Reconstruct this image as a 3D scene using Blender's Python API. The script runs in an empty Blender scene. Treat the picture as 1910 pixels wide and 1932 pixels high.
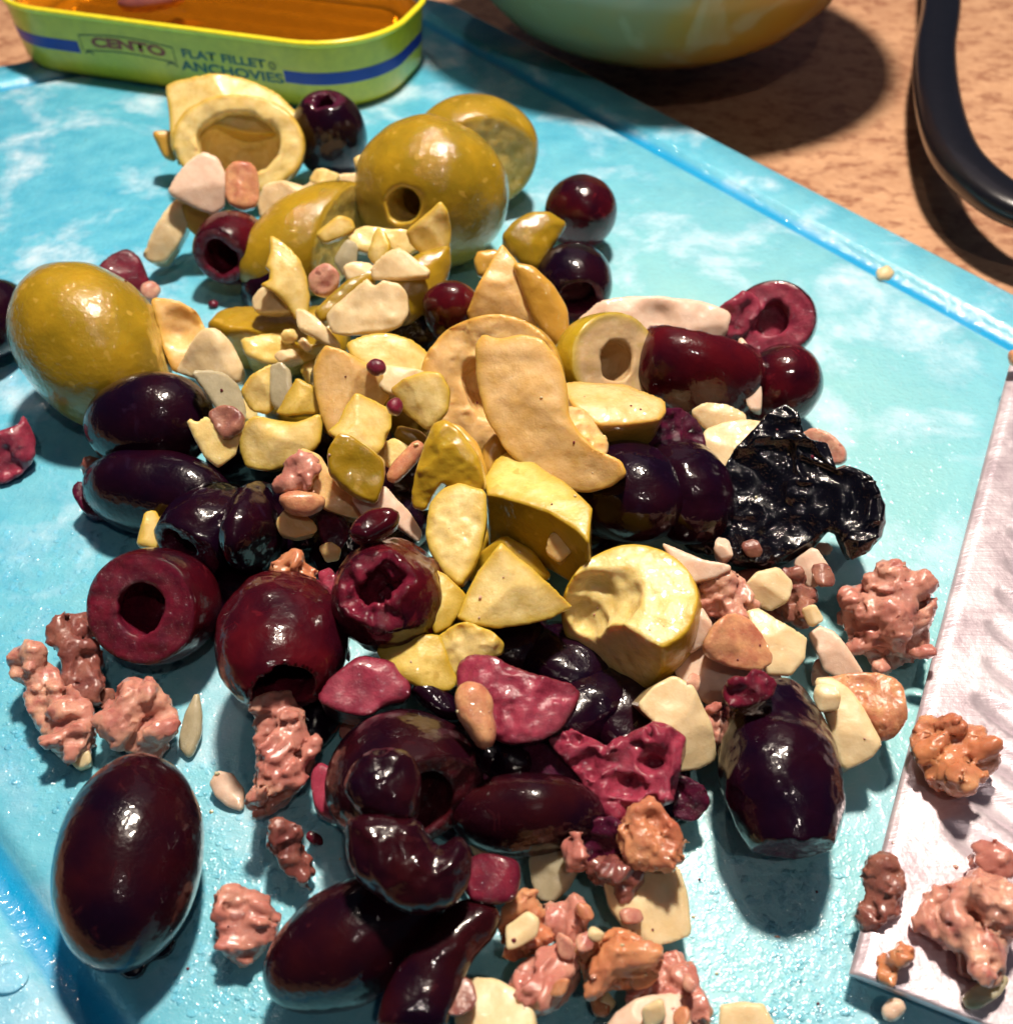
import bpy, math, random
import numpy as np
from mathutils import Matrix, Vector

S = 0.01                      # all lengths below are written in centimetres
rng = np.random.default_rng(7)
random.seed(7)
sc = bpy.context.scene
COL = sc.collection

# ------------------------------------------------------------------ camera
CAM_H, PITCH, VFOV = 12.6, 46.0, 54.0
cam_d = bpy.data.cameras.new("camera")
cam = bpy.data.objects.new("camera", cam_d)
COL.objects.link(cam)
cam.location = (0, 0, CAM_H * S)
cam.rotation_euler = (math.radians(90 - PITCH), 0, 0)
cam_d.sensor_fit = 'VERTICAL'
cam_d.sensor_height = 24.0
cam_d.lens = 12.0 / math.tan(math.radians(VFOV / 2))
cam_d.clip_start = 0.005
cam_d.clip_end = 20
cam_d.dof.use_dof = True
cam_d.dof.focus_distance = 0.148
cam_d.dof.aperture_fstop = 20
sc.camera = cam

# ------------------------------------------------------------------ light
world = bpy.data.worlds.new("World")
sc.world = world
world.use_nodes = True
bg = world.node_tree.nodes["Background"]
bg.inputs[0].default_value = (0.14, 0.30, 0.52, 1)
bg.inputs[1].default_value = 0.065

def lamp(name, loc, watts, radius, col):
    l = bpy.data.lights.new(name, 'POINT')
    l.energy = watts
    l.color = col
    l.shadow_soft_size = radius * S
    o = bpy.data.objects.new(name, l)
    o.location = [c * S for c in loc]
    COL.objects.link(o)
    return o
lamp("ceiling_spot", (4, 28, 56), 25.0, 2.6, (1.0, 0.86, 0.72))
lamp("ceiling_spot", (-14, 48, 78), 1.6, 2.0, (1.0, 0.84, 0.72))
lamp("ceiling_spot", (9, -20, 62), 1.6, 1.1, (1.0, 0.88, 0.8))
al = bpy.data.lights.new("bounce_fill", 'AREA')  # soft fill lamp, added to stand in for ceiling bounce
al.energy = 0.16
al.size = 0.5
al.color = (1.0, 0.80, 0.86)
ao = bpy.data.objects.new("bounce_fill", al)
ao.location = (0.1, 0.75, 0.62)
ao.rotation_euler = (Vector((0.1, 0.75, 0.62)) - Vector((0, 0.1, 0))).to_track_quat('Z', 'Y').to_euler()
COL.objects.link(ao)

sc.view_settings.view_transform = 'Standard'
sc.view_settings.look = 'None'
sc.view_settings.exposure = 0.0
sc.view_settings.gamma = 1.0

# ------------------------------------------------------------------ helpers
_f = 966 / math.tan(math.radians(VFOV / 2))
_p = math.radians(PITCH)
def P(px, py, z=0.0):
    """world point (cm) seen at photo position px,py lying at height z"""
    x = (px - 955) / _f
    y = -(py - 966) / _f
    d = np.array([x, math.cos(_p) + math.sin(_p) * y, -math.sin(_p) + math.cos(_p) * y])
    return np.array([0, 0, CAM_H]) + d * ((z - CAM_H) / d[2])
def ray(px, py):
    x = (px - 955) / _f
    y = -(py - 966) / _f
    return np.array([x, math.cos(_p) + math.sin(_p) * y, -math.sin(_p) + math.cos(_p) * y])
def nrm(v):
    v = np.asarray(v, float)
    return v / np.linalg.norm(v)

LAT = rng.random((32, 32, 32)).astype(np.float32) * 2 - 1
def vnoise(p):
    i = np.floor(p).astype(np.int32)
    f = (p - i).astype(np.float32)
    f = f * f * (3 - 2 * f)
    i &= 31
    j = (i + 1) & 31
    x0, y0, z0, x1, y1, z1 = i[:, 0], i[:, 1], i[:, 2], j[:, 0], j[:, 1], j[:, 2]
    fx, fy, fz = f[:, 0], f[:, 1], f[:, 2]
    a = LAT[x0, y0, z0] * (1 - fx) + LAT[x1, y0, z0] * fx
    b = LAT[x0, y1, z0] * (1 - fx) + LAT[x1, y1, z0] * fx
    c = LAT[x0, y0, z1] * (1 - fx) + LAT[x1, y0, z1] * fx
    d = LAT[x0, y1, z1] * (1 - fx) + LAT[x1, y1, z1] * fx
    return (a * (1 - fy) + b * fy) * (1 - fz) + (c * (1 - fy) + d * fy) * fz
def fbm(p, scale, octv=2, off=0.0):
    r = np.zeros(len(p), np.float32)
    a = 1.0
    q = p * scale + off
    for _ in range(octv):
        r += a * vnoise(q)
        q = q * 2.03 + 5.1
        a *= 0.5
    return r
def smax(a, b, k):
    h = np.clip(0.5 + 0.5 * (a - b) / k, 0, 1)
    return b * (1 - h) + a * h + k * h * (1 - h)
def smin(a, b, k):
    return -smax(-a, -b, k)

CORN = np.array([(0,0,0),(1,0,0),(0,1,0),(1,1,0),(0,0,1),(1,0,1),(0,1,1),(1,1,1)])
EDG = [(0,1),(2,3),(4,5),(6,7),(0,2),(1,3),(4,6),(5,7),(0,4),(1,5),(2,6),(3,7)]
def surfnets(F, lo, h):
    s = F < 0
    n = np.array(F.shape)
    cnt = np.zeros(n - 1, np.int8)
    for c in CORN:
        cnt += s[c[0]:n[0]-1+c[0], c[1]:n[1]-1+c[1], c[2]:n[2]-1+c[2]]
    mask = (cnt > 0) & (cnt < 8)
    idx = np.argwhere(mask)
    vals = np.stack([F[idx[:,0]+c[0], idx[:,1]+c[1], idx[:,2]+c[2]] for c in CORN], 1)
    acc = np.zeros((len(idx), 3)); num = np.zeros(len(idx))
    for a, b in EDG:
        va, vb = vals[:, a], vals[:, b]
        cr = (va < 0) != (vb < 0)
        t = np.where(cr, va / np.where(cr, va - vb, 1), 0)
        pos = CORN[a] + t[:, None] * (CORN[b] - CORN[a])
        acc += pos * cr[:, None]; num += cr
    V = lo + h * (idx + acc / num[:, None])
    ids = np.full(n - 1, -1, np.int64)
    ids[mask] = np.arange(len(idx))
    faces = []
    for ax in range(3):
        b, c = (ax + 1) % 3, (ax + 2) % 3
        st = np.moveaxis(s, (ax, b, c), (0, 1, 2))
        it = np.moveaxis(ids, (ax, b, c), (0, 1, 2))
        s0 = st[:-1, 1:-1, 1:-1]; s1 = st[1:, 1:-1, 1:-1]
        ed = np.argwhere(s0 != s1)
        i, j, k = ed[:, 0], ed[:, 1] + 1, ed[:, 2] + 1
        q = np.stack([it[i, j-1, k-1], it[i, j, k-1], it[i, j, k], it[i, j-1, k]], 1)
        inside = st[i, j, k]
        q[~inside] = q[~inside][:, ::-1]
        faces.append(q)
    Q = np.concatenate(faces)
    Q = Q[(Q >= 0).all(1)]
    return V, Q

def mesh_from(name, V, Q, attrs=None, smooth=True):
    me = bpy.data.meshes.new(name)
    V = np.asarray(V, np.float32) * S
    nq, k = Q.shape
    me.vertices.add(len(V)); me.vertices.foreach_set("co", V.ravel())
    me.loops.add(nq * k); me.loops.foreach_set("vertex_index", Q.astype(np.int32).ravel())
    me.polygons.add(nq)
    me.polygons.foreach_set("loop_start", np.arange(0, nq * k, k, dtype=np.int32))
    me.polygons.foreach_set("loop_total", np.full(nq, k, np.int32))
    me.polygons.foreach_set("use_smooth", np.full(nq, smooth))
    if attrs:
        for an, av in attrs.items():
            a = me.attributes.new(an, 'FLOAT', 'POINT')
            a.data.foreach_set("value", np.asarray(av, np.float32))
    me.update(calc_edges=True)
    return me

NTRI = [0]
def sdf_object(name, f, lo, hi, h, C, R, mat):
    """mesh the zero set of f (local cm coordinates) and stand it at C with axes R (columns)"""
    lo = np.asarray(lo, float); hi = np.asarray(hi, float)
    n = np.ceil((hi - lo) / h).astype(int) + 1
    g = np.stack(np.meshgrid(*[lo[i] + h * np.arange(n[i]) for i in range(3)], indexing='ij'), -1).reshape(-1, 3)
    F = f(g)[0].reshape(n)
    # close the box
    F[0], F[-1], F[:, 0], F[:, -1], F[:, :, 0], F[:, :, -1] = [np.maximum(x, 0.01) for x in (F[0], F[-1], F[:, 0], F[:, -1], F[:, :, 0], F[:, :, -1])]
    V, Q = surfnets(F, lo, h)
    e = h * 0.2
    for _ in range(2):
        d = f(V)[0]
        G = np.stack([(f(V + np.eye(3)[a] * e)[0] - d) / e for a in range(3)], 1)
        st = (d / np.maximum((G * G).sum(1), 0.05))[:, None] * G
        ln = np.linalg.norm(st, axis=1, keepdims=True)
        V = V - st * np.minimum(1, 0.45 * h / np.maximum(ln, 1e-9))
    d, cut, rim = f(V)
    me = mesh_from(name, V, Q, {"cut": cut, "rim": rim})
    me.materials.append(mat)
    o = bpy.data.objects.new(name, me)
    M = Matrix(R.tolist()).to_4x4()
    o.rotation_euler = M.to_euler()
    o.location = [c * S for c in C]
    COL.objects.link(o)
    NTRI[0] += 2 * len(Q)
    return o

def basis(n, twist_ref=(1, 0, 0)):
    n = nrm(n)
    e1 = np.array(twist_ref, float); e1 = nrm(e1 - n * e1.dot(n))
    e2 = np.cross(n, e1)
    return np.stack([e1, e2, n], 1)

def tag(o, label, cat, group=None, kind=None):
    if label: o['label'] = label
    if cat: o['category'] = cat
    if group: o['group'] = group
    if kind: o['kind'] = kind
    return o

# ------------------------------------------------------------------ materials
class NT:
    def __init__(s, name):
        s.m = bpy.data.materials.new(name); s.m.use_nodes = True
        s.t = s.m.node_tree; s.n = s.t.nodes; s.n.clear()
        s.out = s.n.new('ShaderNodeOutputMaterial')
    def new(s, t, **kw):
        n = s.n.new('ShaderNode' + t)
        for k, v in kw.items():
            if k.startswith('i_'):
                key = k[2:].replace('_', ' ')
                sock = n.inputs[int(key)] if key.isdigit() else n.inputs[key]
                s.set(sock, v)
            else: setattr(n, k, v)
        return n
    def set(s, sock, v):
        if isinstance(v, bpy.types.NodeSocket): s.t.links.new(v, sock)
        else:
            if isinstance(v, (tuple, list)) and len(v) == 3 and sock.type == 'RGBA': v = (*v, 1)
            sock.default_value = v
    def attr(s, name): return s.new('Attribute', attribute_name=name).outputs['Fac']
    def mr(s, v, a, b, c=0.0, d=1.0):
        n = s.new('MapRange'); s.set(n.inputs[0], v)
        for i, x in enumerate((a, b, c, d)): s.set(n.inputs[i + 1], x)
        return n.outputs[0]
    def mix(s, f, a, b, bt='MIX'):
        n = s.new('Mix', data_type='RGBA', blend_type=bt)
        s.set(n.inputs[0], f); s.set(n.inputs[6], a); s.set(n.inputs[7], b)
        return n.outputs[2]
    def math(s, op, a, b=0.0):
        n = s.new('Math', operation=op); s.set(n.inputs[0], a); s.set(n.inputs[1], b)
        return n.outputs[0]
    def co(s, kind='Object', rnd=True):
        tc = s.new('TexCoord').outputs[kind]
        if not rnd: return tc
        oi = s.new('ObjectInfo').outputs['Random']
        m = s.new('VectorMath', operation='ADD')
        s.set(m.inputs[0], tc)
        s.set(m.inputs[1], s.math('MULTIPLY', oi, 7.3))
        return m.outputs[0]
    def noise(s, vec, scale, detail=2.0, rough=0.5, dist=0.0, stretch=None):
        if stretch:
            mp = s.new('Mapping'); s.set(mp.inputs[0], vec); mp.inputs[3].default_value = stretch
            vec = mp.outputs[0]
        n = s.new('TexNoise'); s.set(n.inputs['Vector'], vec)
        n.inputs['Scale'].default_value = scale * 100    # scale per cm
        n.inputs['Detail'].default_value = detail
        n.inputs['Roughness'].default_value = rough
        n.inputs['Distortion'].default_value = dist
        return n.outputs[0]
    def bump(s, h, strength, dist, normal=None):
        n = s.new('Bump'); s.set(n.inputs['Height'], h)
        n.inputs['Strength'].default_value = strength
        n.inputs['Distance'].default_value = dist * S
        if normal is not None: s.set(n.inputs['Normal'], normal)
        return n.outputs[0]

def food(name, skin, skin2, flesh, flesh2, rimc, rimw=0.10, srough=0.28, frough=0.38, sss=0.35, sssr=(1, .5, .25), sscale=0.10,
         sbump=0.008, fbump=0.012, fscale=8.0, coat=0.9, veins=0.0, spots=None, wsk=0.006, wfl=0.034, crough=0.045, spec=0.35, w2=0.03):
    t = NT(name)
    co = t.co()
    big = t.mr(t.noise(co, 1.1, 3), 0.35, 0.65)
    med = t.mr(t.noise(co, 4.0, 3, 0.6), 0.35, 0.68)
    sk = t.mix(big, skin, skin2)
    if veins:
        v = t.mr(t.noise(co, 2.2, 3, 0.6, 1.2), 0.62, 0.72)
        sk = t.mix(t.math('MULTIPLY', v, veins), sk, tuple(min(1, c * 2.4 + 0.005) for c in skin))
    fl = t.mix(med, flesh, flesh2)
    fib = t.mr(t.noise(co, 5.0, 3, 0.65, 0.2, (1, 1, 6)), 0.52, 0.70)
    fl = t.mix(t.math('MULTIPLY', fib, 0.35), fl, rimc)
    fl = t.mix(t.mr(t.attr('rim'), 0.0, rimw, 1.0, 0.0), fl, rimc)
    ctn = t.math('ADD', t.attr('cut'), t.math('MULTIPLY', t.math('SUBTRACT', t.noise(co, 8, 2), 0.5), 0.03))
    fac = t.mr(ctn, -0.012, 0.012)
    base = t.mix(fac, sk, fl)
    if spots:
        sp = t.math('MULTIPLY', t.mr(t.noise(co, 4.5, 1, 0.5), 0.66, 0.72), 0.7)
        base = t.mix(sp, base, spots)
    fine = t.noise(co, fscale, 4, 0.65)
    fine2 = t.noise(co, 2.6, 3, 0.55)
    hgt = t.math('ADD', t.math('MULTIPLY', fine, t.mr(fac, 0, 1, sbump, fbump)), t.math('MULTIPLY', fine2, t.mr(fac, 0, 1, 0.02, 0.010)))
    nb = t.bump(hgt, 1.0, 1.0)
    # the wet film over it: pits and beads of its own
    wet = t.mr(t.noise(co, 10.0, 3, 0.6), 0.46, 0.68)
    wet2 = t.noise(co, 5.0, 2, 0.5)
    wh = t.math('ADD', t.math('MULTIPLY', wet, t.mr(fac, 0, 1, wsk, wfl)), t.math('MULTIPLY', wet2, t.mr(fac, 0, 1, w2, 0.030)))
    nc = t.bump(t.math('ADD', wh, t.math('MULTIPLY', fine2, min(w2 * 1.2, .035))), 1.0, 1.0)
    p = t.new('BsdfPrincipled')
    t.set(p.inputs['Base Color'], base)
    t.set(p.inputs['Roughness'], t.mr(fac, 0, 1, srough, frough))
    p.inputs['Subsurface Weight'].default_value = sss
    p.inputs['Subsurface Radius'].default_value = sssr
    p.inputs['Subsurface Scale'].default_value = sscale * S
    t.set(p.inputs['Normal'], nb)
    p.inputs['Specular IOR Level'].default_value = spec
    p.inputs['Coat Weight'].default_value = coat
    p.inputs['Coat Roughness'].default_value = crough
    p.inputs['Coat IOR'].default_value = 1.45
    t.set(p.inputs['Coat Normal'], nc)
    t.t.links.new(p.outputs[0], t.out.inputs[0])
    return t.m

M = {}
M['G'] = food('green_olive_flesh', (0.41,0.25,0.012), (0.26,0.17,0.008), (0.76,0.58,0.18), (0.64,0.45,0.10), (0.46,0.30,0.018), 0.20, sss=.4, sscale=.16, spots=(.50,.32,.05))
M['C'] = food('pale_olive_flesh', (0.50,0.32,0.022), (0.42,0.26,0.015), (0.80,0.64,0.29), (0.70,0.51,0.17), (0.55,0.37,0.03), 0.15, sss=.5, sscale=.18)
M['P'] = food('peach_olive_flesh', (0.60,0.34,0.06), (0.50,0.28,0.04), (0.78,0.53,0.25), (0.70,0.43,0.15), (0.62,0.36,0.06), 0.16, sss=.5, sscale=.18)
M['H'] = food('beige_half_ring_flesh', (0.38,0.26,0.010), (0.44,0.30,0.012), (0.62,0.45,0.25), (0.58,0.38,0.19), (0.48,0.36,0.05), 0.16, sss=.35, sscale=.14)
M['K'] = food('purple_olive_flesh', (0.0055,0.0011,0.0075), (0.016,0.0018,0.006), (0.085,0.006,0.026), (0.035,0.0035,0.018), (0.04,0.004,0.014), 0.08, srough=.25, frough=.3, sss=.05, sssr=(1,.2,.3), sscale=.08, veins=.5, coat=.8, spec=.12, wsk=.0012, w2=.012)
M['R'] = food('red_olive_flesh', (0.075,0.0035,0.007), (0.018,0.0018,0.007), (0.17,0.012,0.030), (0.085,0.006,0.020), (0.07,0.005,0.014), 0.08, srough=.25, frough=.3, sss=.12, sssr=(1,.2,.3), sscale=.08, veins=.5, coat=.8, spec=.12, wsk=.0012, w2=.012)
M['F'] = food('pink_olive_flesh', (0.05,0.004,0.010), (0.02,0.002,0.009), (0.32,0.040,0.075), (0.17,0.013,0.035), (0.12,0.008,0.02), 0.08, srough=.25, frough=.34, sss=.2, sssr=(1,.3,.3), sscale=.08, coat=.9, spec=.25)
M['B'] = food('brown_olive_skin', (0.026,0.0030,0.0045), (0.006,0.001,0.006), (0.08,0.008,0.012), (0.04,0.004,0.009), (0.03,0.003,0.007), 0.08, srough=.25, frough=.3, sss=.08, sssr=(1,.2,.3), sscale=.08, coat=.8, spec=.12, wsk=.0012, w2=.012, veins=.4)
M['A'] = food('anchovy_flesh', (0.56,0.26,0.20), (0.42,0.145,0.12), (0.68,0.40,0.28), (0.42,0.14,0.12), (0.48,0.2,0.14), 0.05, srough=.3, frough=.3, sss=.5, sssr=(1,.45,.3), sscale=.14, fbump=.02, fscale=6, coat=.95, spots=(.20,.05,.04))
M['O'] = food('orange_anchovy_flesh', (0.56,0.23,0.10), (0.42,0.13,0.075), (0.64,0.34,0.17), (0.44,0.15,0.09), (0.5,0.2,0.09), 0.05, srough=.3, frough=.3, sss=.5, sssr=(1,.4,.25), sscale=.14, fbump=.02, fscale=6, coat=.95)
M['N'] = food('brown_anchovy_flesh', (0.25,0.085,0.065), (0.15,0.04,0.04), (0.34,0.15,0.10), (0.18,0.055,0.05), (0.2,0.08,0.06), 0.05, srough=.3, frough=.3, sss=.4, sssr=(1,.4,.25), sscale=.12, fbump=.02, fscale=6, coat=.95)
M['L'] = food('garlic_flesh', (0.66,0.50,0.27), (0.60,0.42,0.20), (0.74,0.59,0.36), (0.66,0.49,0.26), (0.70,0.54,0.30), 0.05, frough=.4, sss=.55, sssr=(1,.65,.4), sscale=.22, sbump=.006, fbump=.009, fscale=5, coat=.8)
M['Q'] = food('pink_garlic_flesh', (0.66,0.42,0.32), (0.60,0.36,0.27), (0.74,0.56,0.44), (0.66,0.45,0.33), (0.70,0.50,0.38), 0.05, frough=.4, sss=.5, sssr=(1,.65,.4), sscale=.18, sbump=.006, fbump=.009, fscale=5, coat=.8)
M['T'] = food('translucent_garlic', (0.36,0.33,0.22), (0.30,0.28,0.18), (0.42,0.37,0.25), (0.34,0.30,0.19), (0.36,0.32,0.2), 0.05, frough=.35, sss=.6, sssr=(1,.8,.5), sscale=.25, sbump=.006, fbump=.009, fscale=5, coat=.9)
M['W'] = food('black_olive_skin', (0.0022,0.0022,0.006), (0.004,0.003,0.007), (0.0025,0.002,0.005), (0.003,0.002,0.005), (0.0025,0.002,0.004), 0.05, srough=.25, frough=.25, sss=0, coat=1, sbump=.004, fbump=.004, fscale=5, wsk=.007, wfl=.007, spec=.25, w2=.03)
# ------------------------------------------------------------------ setting: counter and board
def simple_obj(name, V, Fc, mat, smooth=False, parent=None, scale=S):
    me = bpy.data.meshes.new(name)
    me.from_pydata([tuple(float(c) * scale for c in v) for v in V], [], Fc)
    me.polygons.foreach_set("use_smooth", [smooth] * len(me.polygons))
    me.materials.append(mat); me.update()
    o = bpy.data.objects.new(name, me); COL.objects.link(o)
    if parent: o.parent = parent
    return o

t = NT('counter_stone')
co = t.co('Object', False)
a = t.mr(t.noise(co, 0.5, 5, 0.65, 0.4, (1, 1.4, 1)), 0.35, 0.65)
b = t.mr(t.noise(co, 1.5, 4, 0.65, 0.3, (1, 1.5, 1)), 0.50, 0.62)
c = t.mr(t.noise(co, 4.0, 2, 0.6), 0.40, 0.75)
base = t.mix(a, (0.54, 0.31, 0.18), (0.40, 0.21, 0.12))
base = t.mix(t.math('MULTIPLY', b, 0.85), base, (0.25, 0.10, 0.055))
base = t.mix(t.math('MULTIPLY', c, 0.3), base, (0.70, 0.45, 0.28))
p = t.new('BsdfPrincipled'); t.set(p.inputs['Base Color'], base); p.inputs['Roughness'].default_value = 0.42
t.set(p.inputs['Normal'], t.bump(t.noise(co, 5, 3), 0.3, 0.02))
t.t.links.new(p.outputs[0], t.out.inputs[0]); M['counter'] = t.m
o = simple_obj('countertop', [(-150, -60, -1.05), (150, -60, -1.05), (150, 160, -1.05), (-150, 160, -1.05)], [(0, 1, 2, 3)], M['counter'])
tag(o, None, None, kind='structure')

def board_mat():
    t = NT('board_plastic')
    co = t.co('Object', False)
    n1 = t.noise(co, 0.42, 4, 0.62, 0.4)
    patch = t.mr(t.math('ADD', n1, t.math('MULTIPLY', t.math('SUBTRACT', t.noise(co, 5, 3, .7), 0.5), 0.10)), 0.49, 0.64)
    n2 = t.noise(co, 1.3, 4, 0.65)
    # oily greenish middle of the board, under and round the food
    sep = t.new('SeparateXYZ'); t.set(sep.inputs[0], co)
    dx = t.math('SUBTRACT', sep.outputs[0], 0.022); dy = t.math('SUBTRACT', sep.outputs[1], 0.125)
    rr = t.math('SQRT', t.math('ADD', t.math('MULTIPLY', dx, dx), t.math('MULTIPLY', t.math('MULTIPLY', dy, dy), 0.7)))
    rr = t.math('ADD', rr, t.math('MULTIPLY', t.math('SUBTRACT', n1, 0.5), 0.08))
    oily = t.mr(rr, 0.115, 0.045)
    base = t.mix(t.mr(n2, 0.3, 0.7), (0.065, 0.40, 0.60), (0.15, 0.54, 0.72))
    base = t.mix(t.math('MULTIPLY', oily, 0.8), base, (0.31, 0.62, 0.63))
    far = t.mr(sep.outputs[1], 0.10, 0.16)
    pf = t.math('MULTIPLY', t.math('MULTIPLY', patch, t.mr(n2, 0.3, 0.65, 0.25, 0.85)), t.mr(far, 0, 1, 0.55, 1.0))  # white residue patches; near weight raised to paint in glare haze
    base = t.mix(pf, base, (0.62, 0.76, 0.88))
    hz = t.mr(sep.outputs[2], -0.0019, -0.0011)
    glint_speck = t.mr(t.noise(co, 6.0, 3, 0.7, 0.3, (1, 5, 1)), 0.62, 0.72)
    base = t.mix(t.math('MULTIPLY', glint_speck, 0.25), base, (0.70, 0.85, 0.90))  # white specks painted into the colour as water glints
    dk = t.mr(t.noise(co, 3.0, 2, 0.6, 0.3), 0.70, 0.74)
    base = t.mix(t.math('MULTIPLY', dk, 0.25), base, (0.10, 0.25, 0.28))
    base = t.mix(hz, (0.0, 0.30, 0.60), base)
    fine = t.noise(co, 8.5, 2, 0.6)
    fine = t.mr(fine, 0.44, 0.68)
    p = t.new('BsdfPrincipled'); t.set(p.inputs['Base Color'], base)
    t.set(p.inputs['Roughness'], t.mr(patch, 0, 1, 0.36, 0.6))
    p.inputs['Subsurface Weight'].default_value = 0.25
    p.inputs['Subsurface Radius'].default_value = (0.3, 0.9, 1.0)
    p.inputs['Subsurface Scale'].default_value = 0.003
    t.set(p.inputs['Normal'], t.bump(fine, 0.5, 0.008))
    p.inputs['Coat Weight'].default_value = 0.8
    p.inputs['Coat Roughness'].default_value = 0.07
    t.set(p.inputs['Coat Normal'], t.bump(fine, 1.0, 0.011, t.bump(n2, 0.6, 0.05)))
    t.t.links.new(p.outputs[0], t.out.inputs[0]); return t.m
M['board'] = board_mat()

def line_isect(p, d, q, e):
    A = np.array([[d[0], -e[0]], [d[1], -e[1]]])
    s = np.linalg.solve(A, np.array(q) - np.array(p))
    return np.array(p) + s[0] * np.array(d)
R1, R2 = P(1474, 324)[:2], P(1906, 547)[:2]; dR = nrm(R2 - R1)
G1, G2 = P(0, 1655)[:2], P(190, 1932)[:2]; dL = nrm(G2 - G1)
nL = np.array([dL[1], -dL[0]]); nL = nL if nL[0] < 0 else -nL
G1 = G1 + nL * 1.6
T1, T2 = P(0, 122)[:2], P(820, -30)[:2]; dT = nrm(T2 - T1)
B1 = R1 + dR * 34
cs = [line_isect(T1, dT, G1, dL), line_isect(B1, dT, G1, dL), line_isect(B1, dT, R1, dR), line_isect(T1, dT, R1, dR)]
def rounded(corners, r, inset, seg=10):
    out = []
    n = len(corners)
    for i in range(n):
        a, b, c = corners[i - 1], corners[i], corners[(i + 1) % n]
        u, v = nrm(a - b), nrm(c - b)
        half = math.acos(np.clip(u.dot(v), -1, 1)) / 2
        cen = b + nrm(u + v) * r / math.sin(half)
        n1 = -np.array([v[1], -v[0]]); n0 = np.array([u[1], -u[0]])
        # outward normals of the two edges
        def outn(e, pt):
            m = np.array([e[1], -e[0]])
            return m if (b - cen).dot(m) > 0 else -m
        a0, a1 = outn(u, b), outn(v, b)
        t0, t1 = math.atan2(a0[1], a0[0]), math.atan2(a1[1], a1[0])
        dt = (t1 - t0 + math.pi) % (2 * math.pi) - math.pi
        for k in range(seg + 1):
            th = t0 + dt * k / seg
            out.append(cen + (r - inset) * np.array([math.cos(th), math.sin(th)]))
    return out
prof = [(0.10, -1.02), (0, -0.9), (0, -0.16), (0.05, -0.05), (0.16, 0.0), (1.15, 0.0), (1.24, -0.02), (1.32, -0.09), (1.42, -0.17), (1.6, -0.20), (1.78, -0.17), (1.88, -0.09), (1.96, -0.02), (2.06, 0.0)]
V, Fc = [], []
for ins, z in prof:
    ring = rounded(cs, 2.9, ins * (0.62 if False else 1.0))
    m = len(ring)
    V += [(q[0], q[1], z) for q in ring]
for k in range(len(prof) - 1):
    for i in range(m):
        j = (i + 1) % m
        Fc.append((k * m + i, k * m + j, (k + 1) * m + j, (k + 1) * m + i))
Fc.append(tuple(range((len(prof) - 1) * m, len(prof) * m)))
Fc.append(tuple(range(m))[::-1])
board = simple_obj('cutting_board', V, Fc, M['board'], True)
tag(board, 'wet blue plastic cutting board with a juice groove under the chopped food', 'cutting board')
import bmesh
bm = bmesh.new(); bm.from_mesh(board.data); bmesh.ops.recalc_face_normals(bm, faces=bm.faces); bm.to_mesh(board.data); bm.free()

# ------------------------------------------------------------------ anchovy tin
def plain(name, col, rough=0.4, metal=0.0, coat=0.0, nz=0.0, nscale=3):
    t = NT(name); p = t.new('BsdfPrincipled')
    co = t.co('Object', False)
    n = t.noise(co, nscale, 4, 0.6)
    c2 = tuple(min(1, x * 1.12) for x in col); c1 = tuple(x * 0.9 for x in col)
    t.set(p.inputs['Base Color'], t.mix(t.mr(n, .3, .7), c1, c2))
    p.inputs['Roughness'].default_value = rough; p.inputs['Metallic'].default_value = metal
    p.inputs['Coat Weight'].default_value = coat
    if nz: t.set(p.inputs['Normal'], t.bump(n, 0.5, nz))
    t.t.links.new(p.outputs[0], t.out.inputs[0]); return t.m
HT = 1.95
a0, a1 = P(130, 28, HT), P(620, 92, HT)
e = nrm((a1 - a0)[:2]); nb = np.array([-e[1], e[0]])      # e: along the front, nb: away from the camera
xl = P(-4, 20, HT)[:2].dot(e) - 1.55; xr = P(787, 20, HT)[:2].dot(e)
Lh = (xr - xl) / 2; Wh = 3.05; rc = 2.5
tc = e * (xl + xr) / 2 + nb * (a0[:2].dot(nb) + Wh)
tin = bpy.data.objects.new('anchovy_tin', None); COL.objects.link(tin)
tin.location = (tc[0] * S, tc[1] * S, 0)
tin.rotation_euler = (0, 0, math.atan2(e[1], e[0]))
tag(tin, 'open yellow-green anchovy tin with blue stripes standing behind the olives', 'tin')
def rrect(hx, hy, r, s):
    """point and outward normal at arc length s, starting mid front (y=-hy), going to +x"""
    sx, sy = hx - r, hy - r
    q = math.pi * r / 2
    segs = [('l', sx), ('c', q), ('l', 2 * sy), ('c', q), ('l', 2 * sx), ('c', q), ('l', 2 * sy), ('c', q), ('l', sx)]
    tot = sum(x[1] for x in segs); s = s % tot
    pos = np.array([0.0, -hy]); ang = 0.0
    for k, L in segs:
        if s <= L or (k, L) == segs[-1] and s <= L + 1e-6:
            if k == 'l':
                d = np.array([math.cos(ang), math.sin(ang)])
                return pos + d * s, np.array([d[1], -d[0]])
            th = s / r; nn = np.array([math.sin(ang), -math.cos(ang)]); cen = pos - nn * r
            c_, s_ = math.cos(th), math.sin(th)
            n2 = np.array([nn[0] * c_ - nn[1] * s_, nn[0] * s_ + nn[1] * c_])
            return cen + n2 * r, n2
        if k == 'l': pos = pos + np.array([math.cos(ang), math.sin(ang)]) * L
        else:
            nn = np.array([math.sin(ang), -math.cos(ang)]); cen = pos - nn * r
            ang += math.pi / 2; nn = np.array([math.sin(ang), -math.cos(ang)]); pos = cen + nn * r
        s -= L
    return pos, np.array([0, -1.0])
PER = 4 * (Lh - rc - .02) + 4 * (Wh - rc - .02) + 2 * math.pi * (rc - .1)
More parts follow.
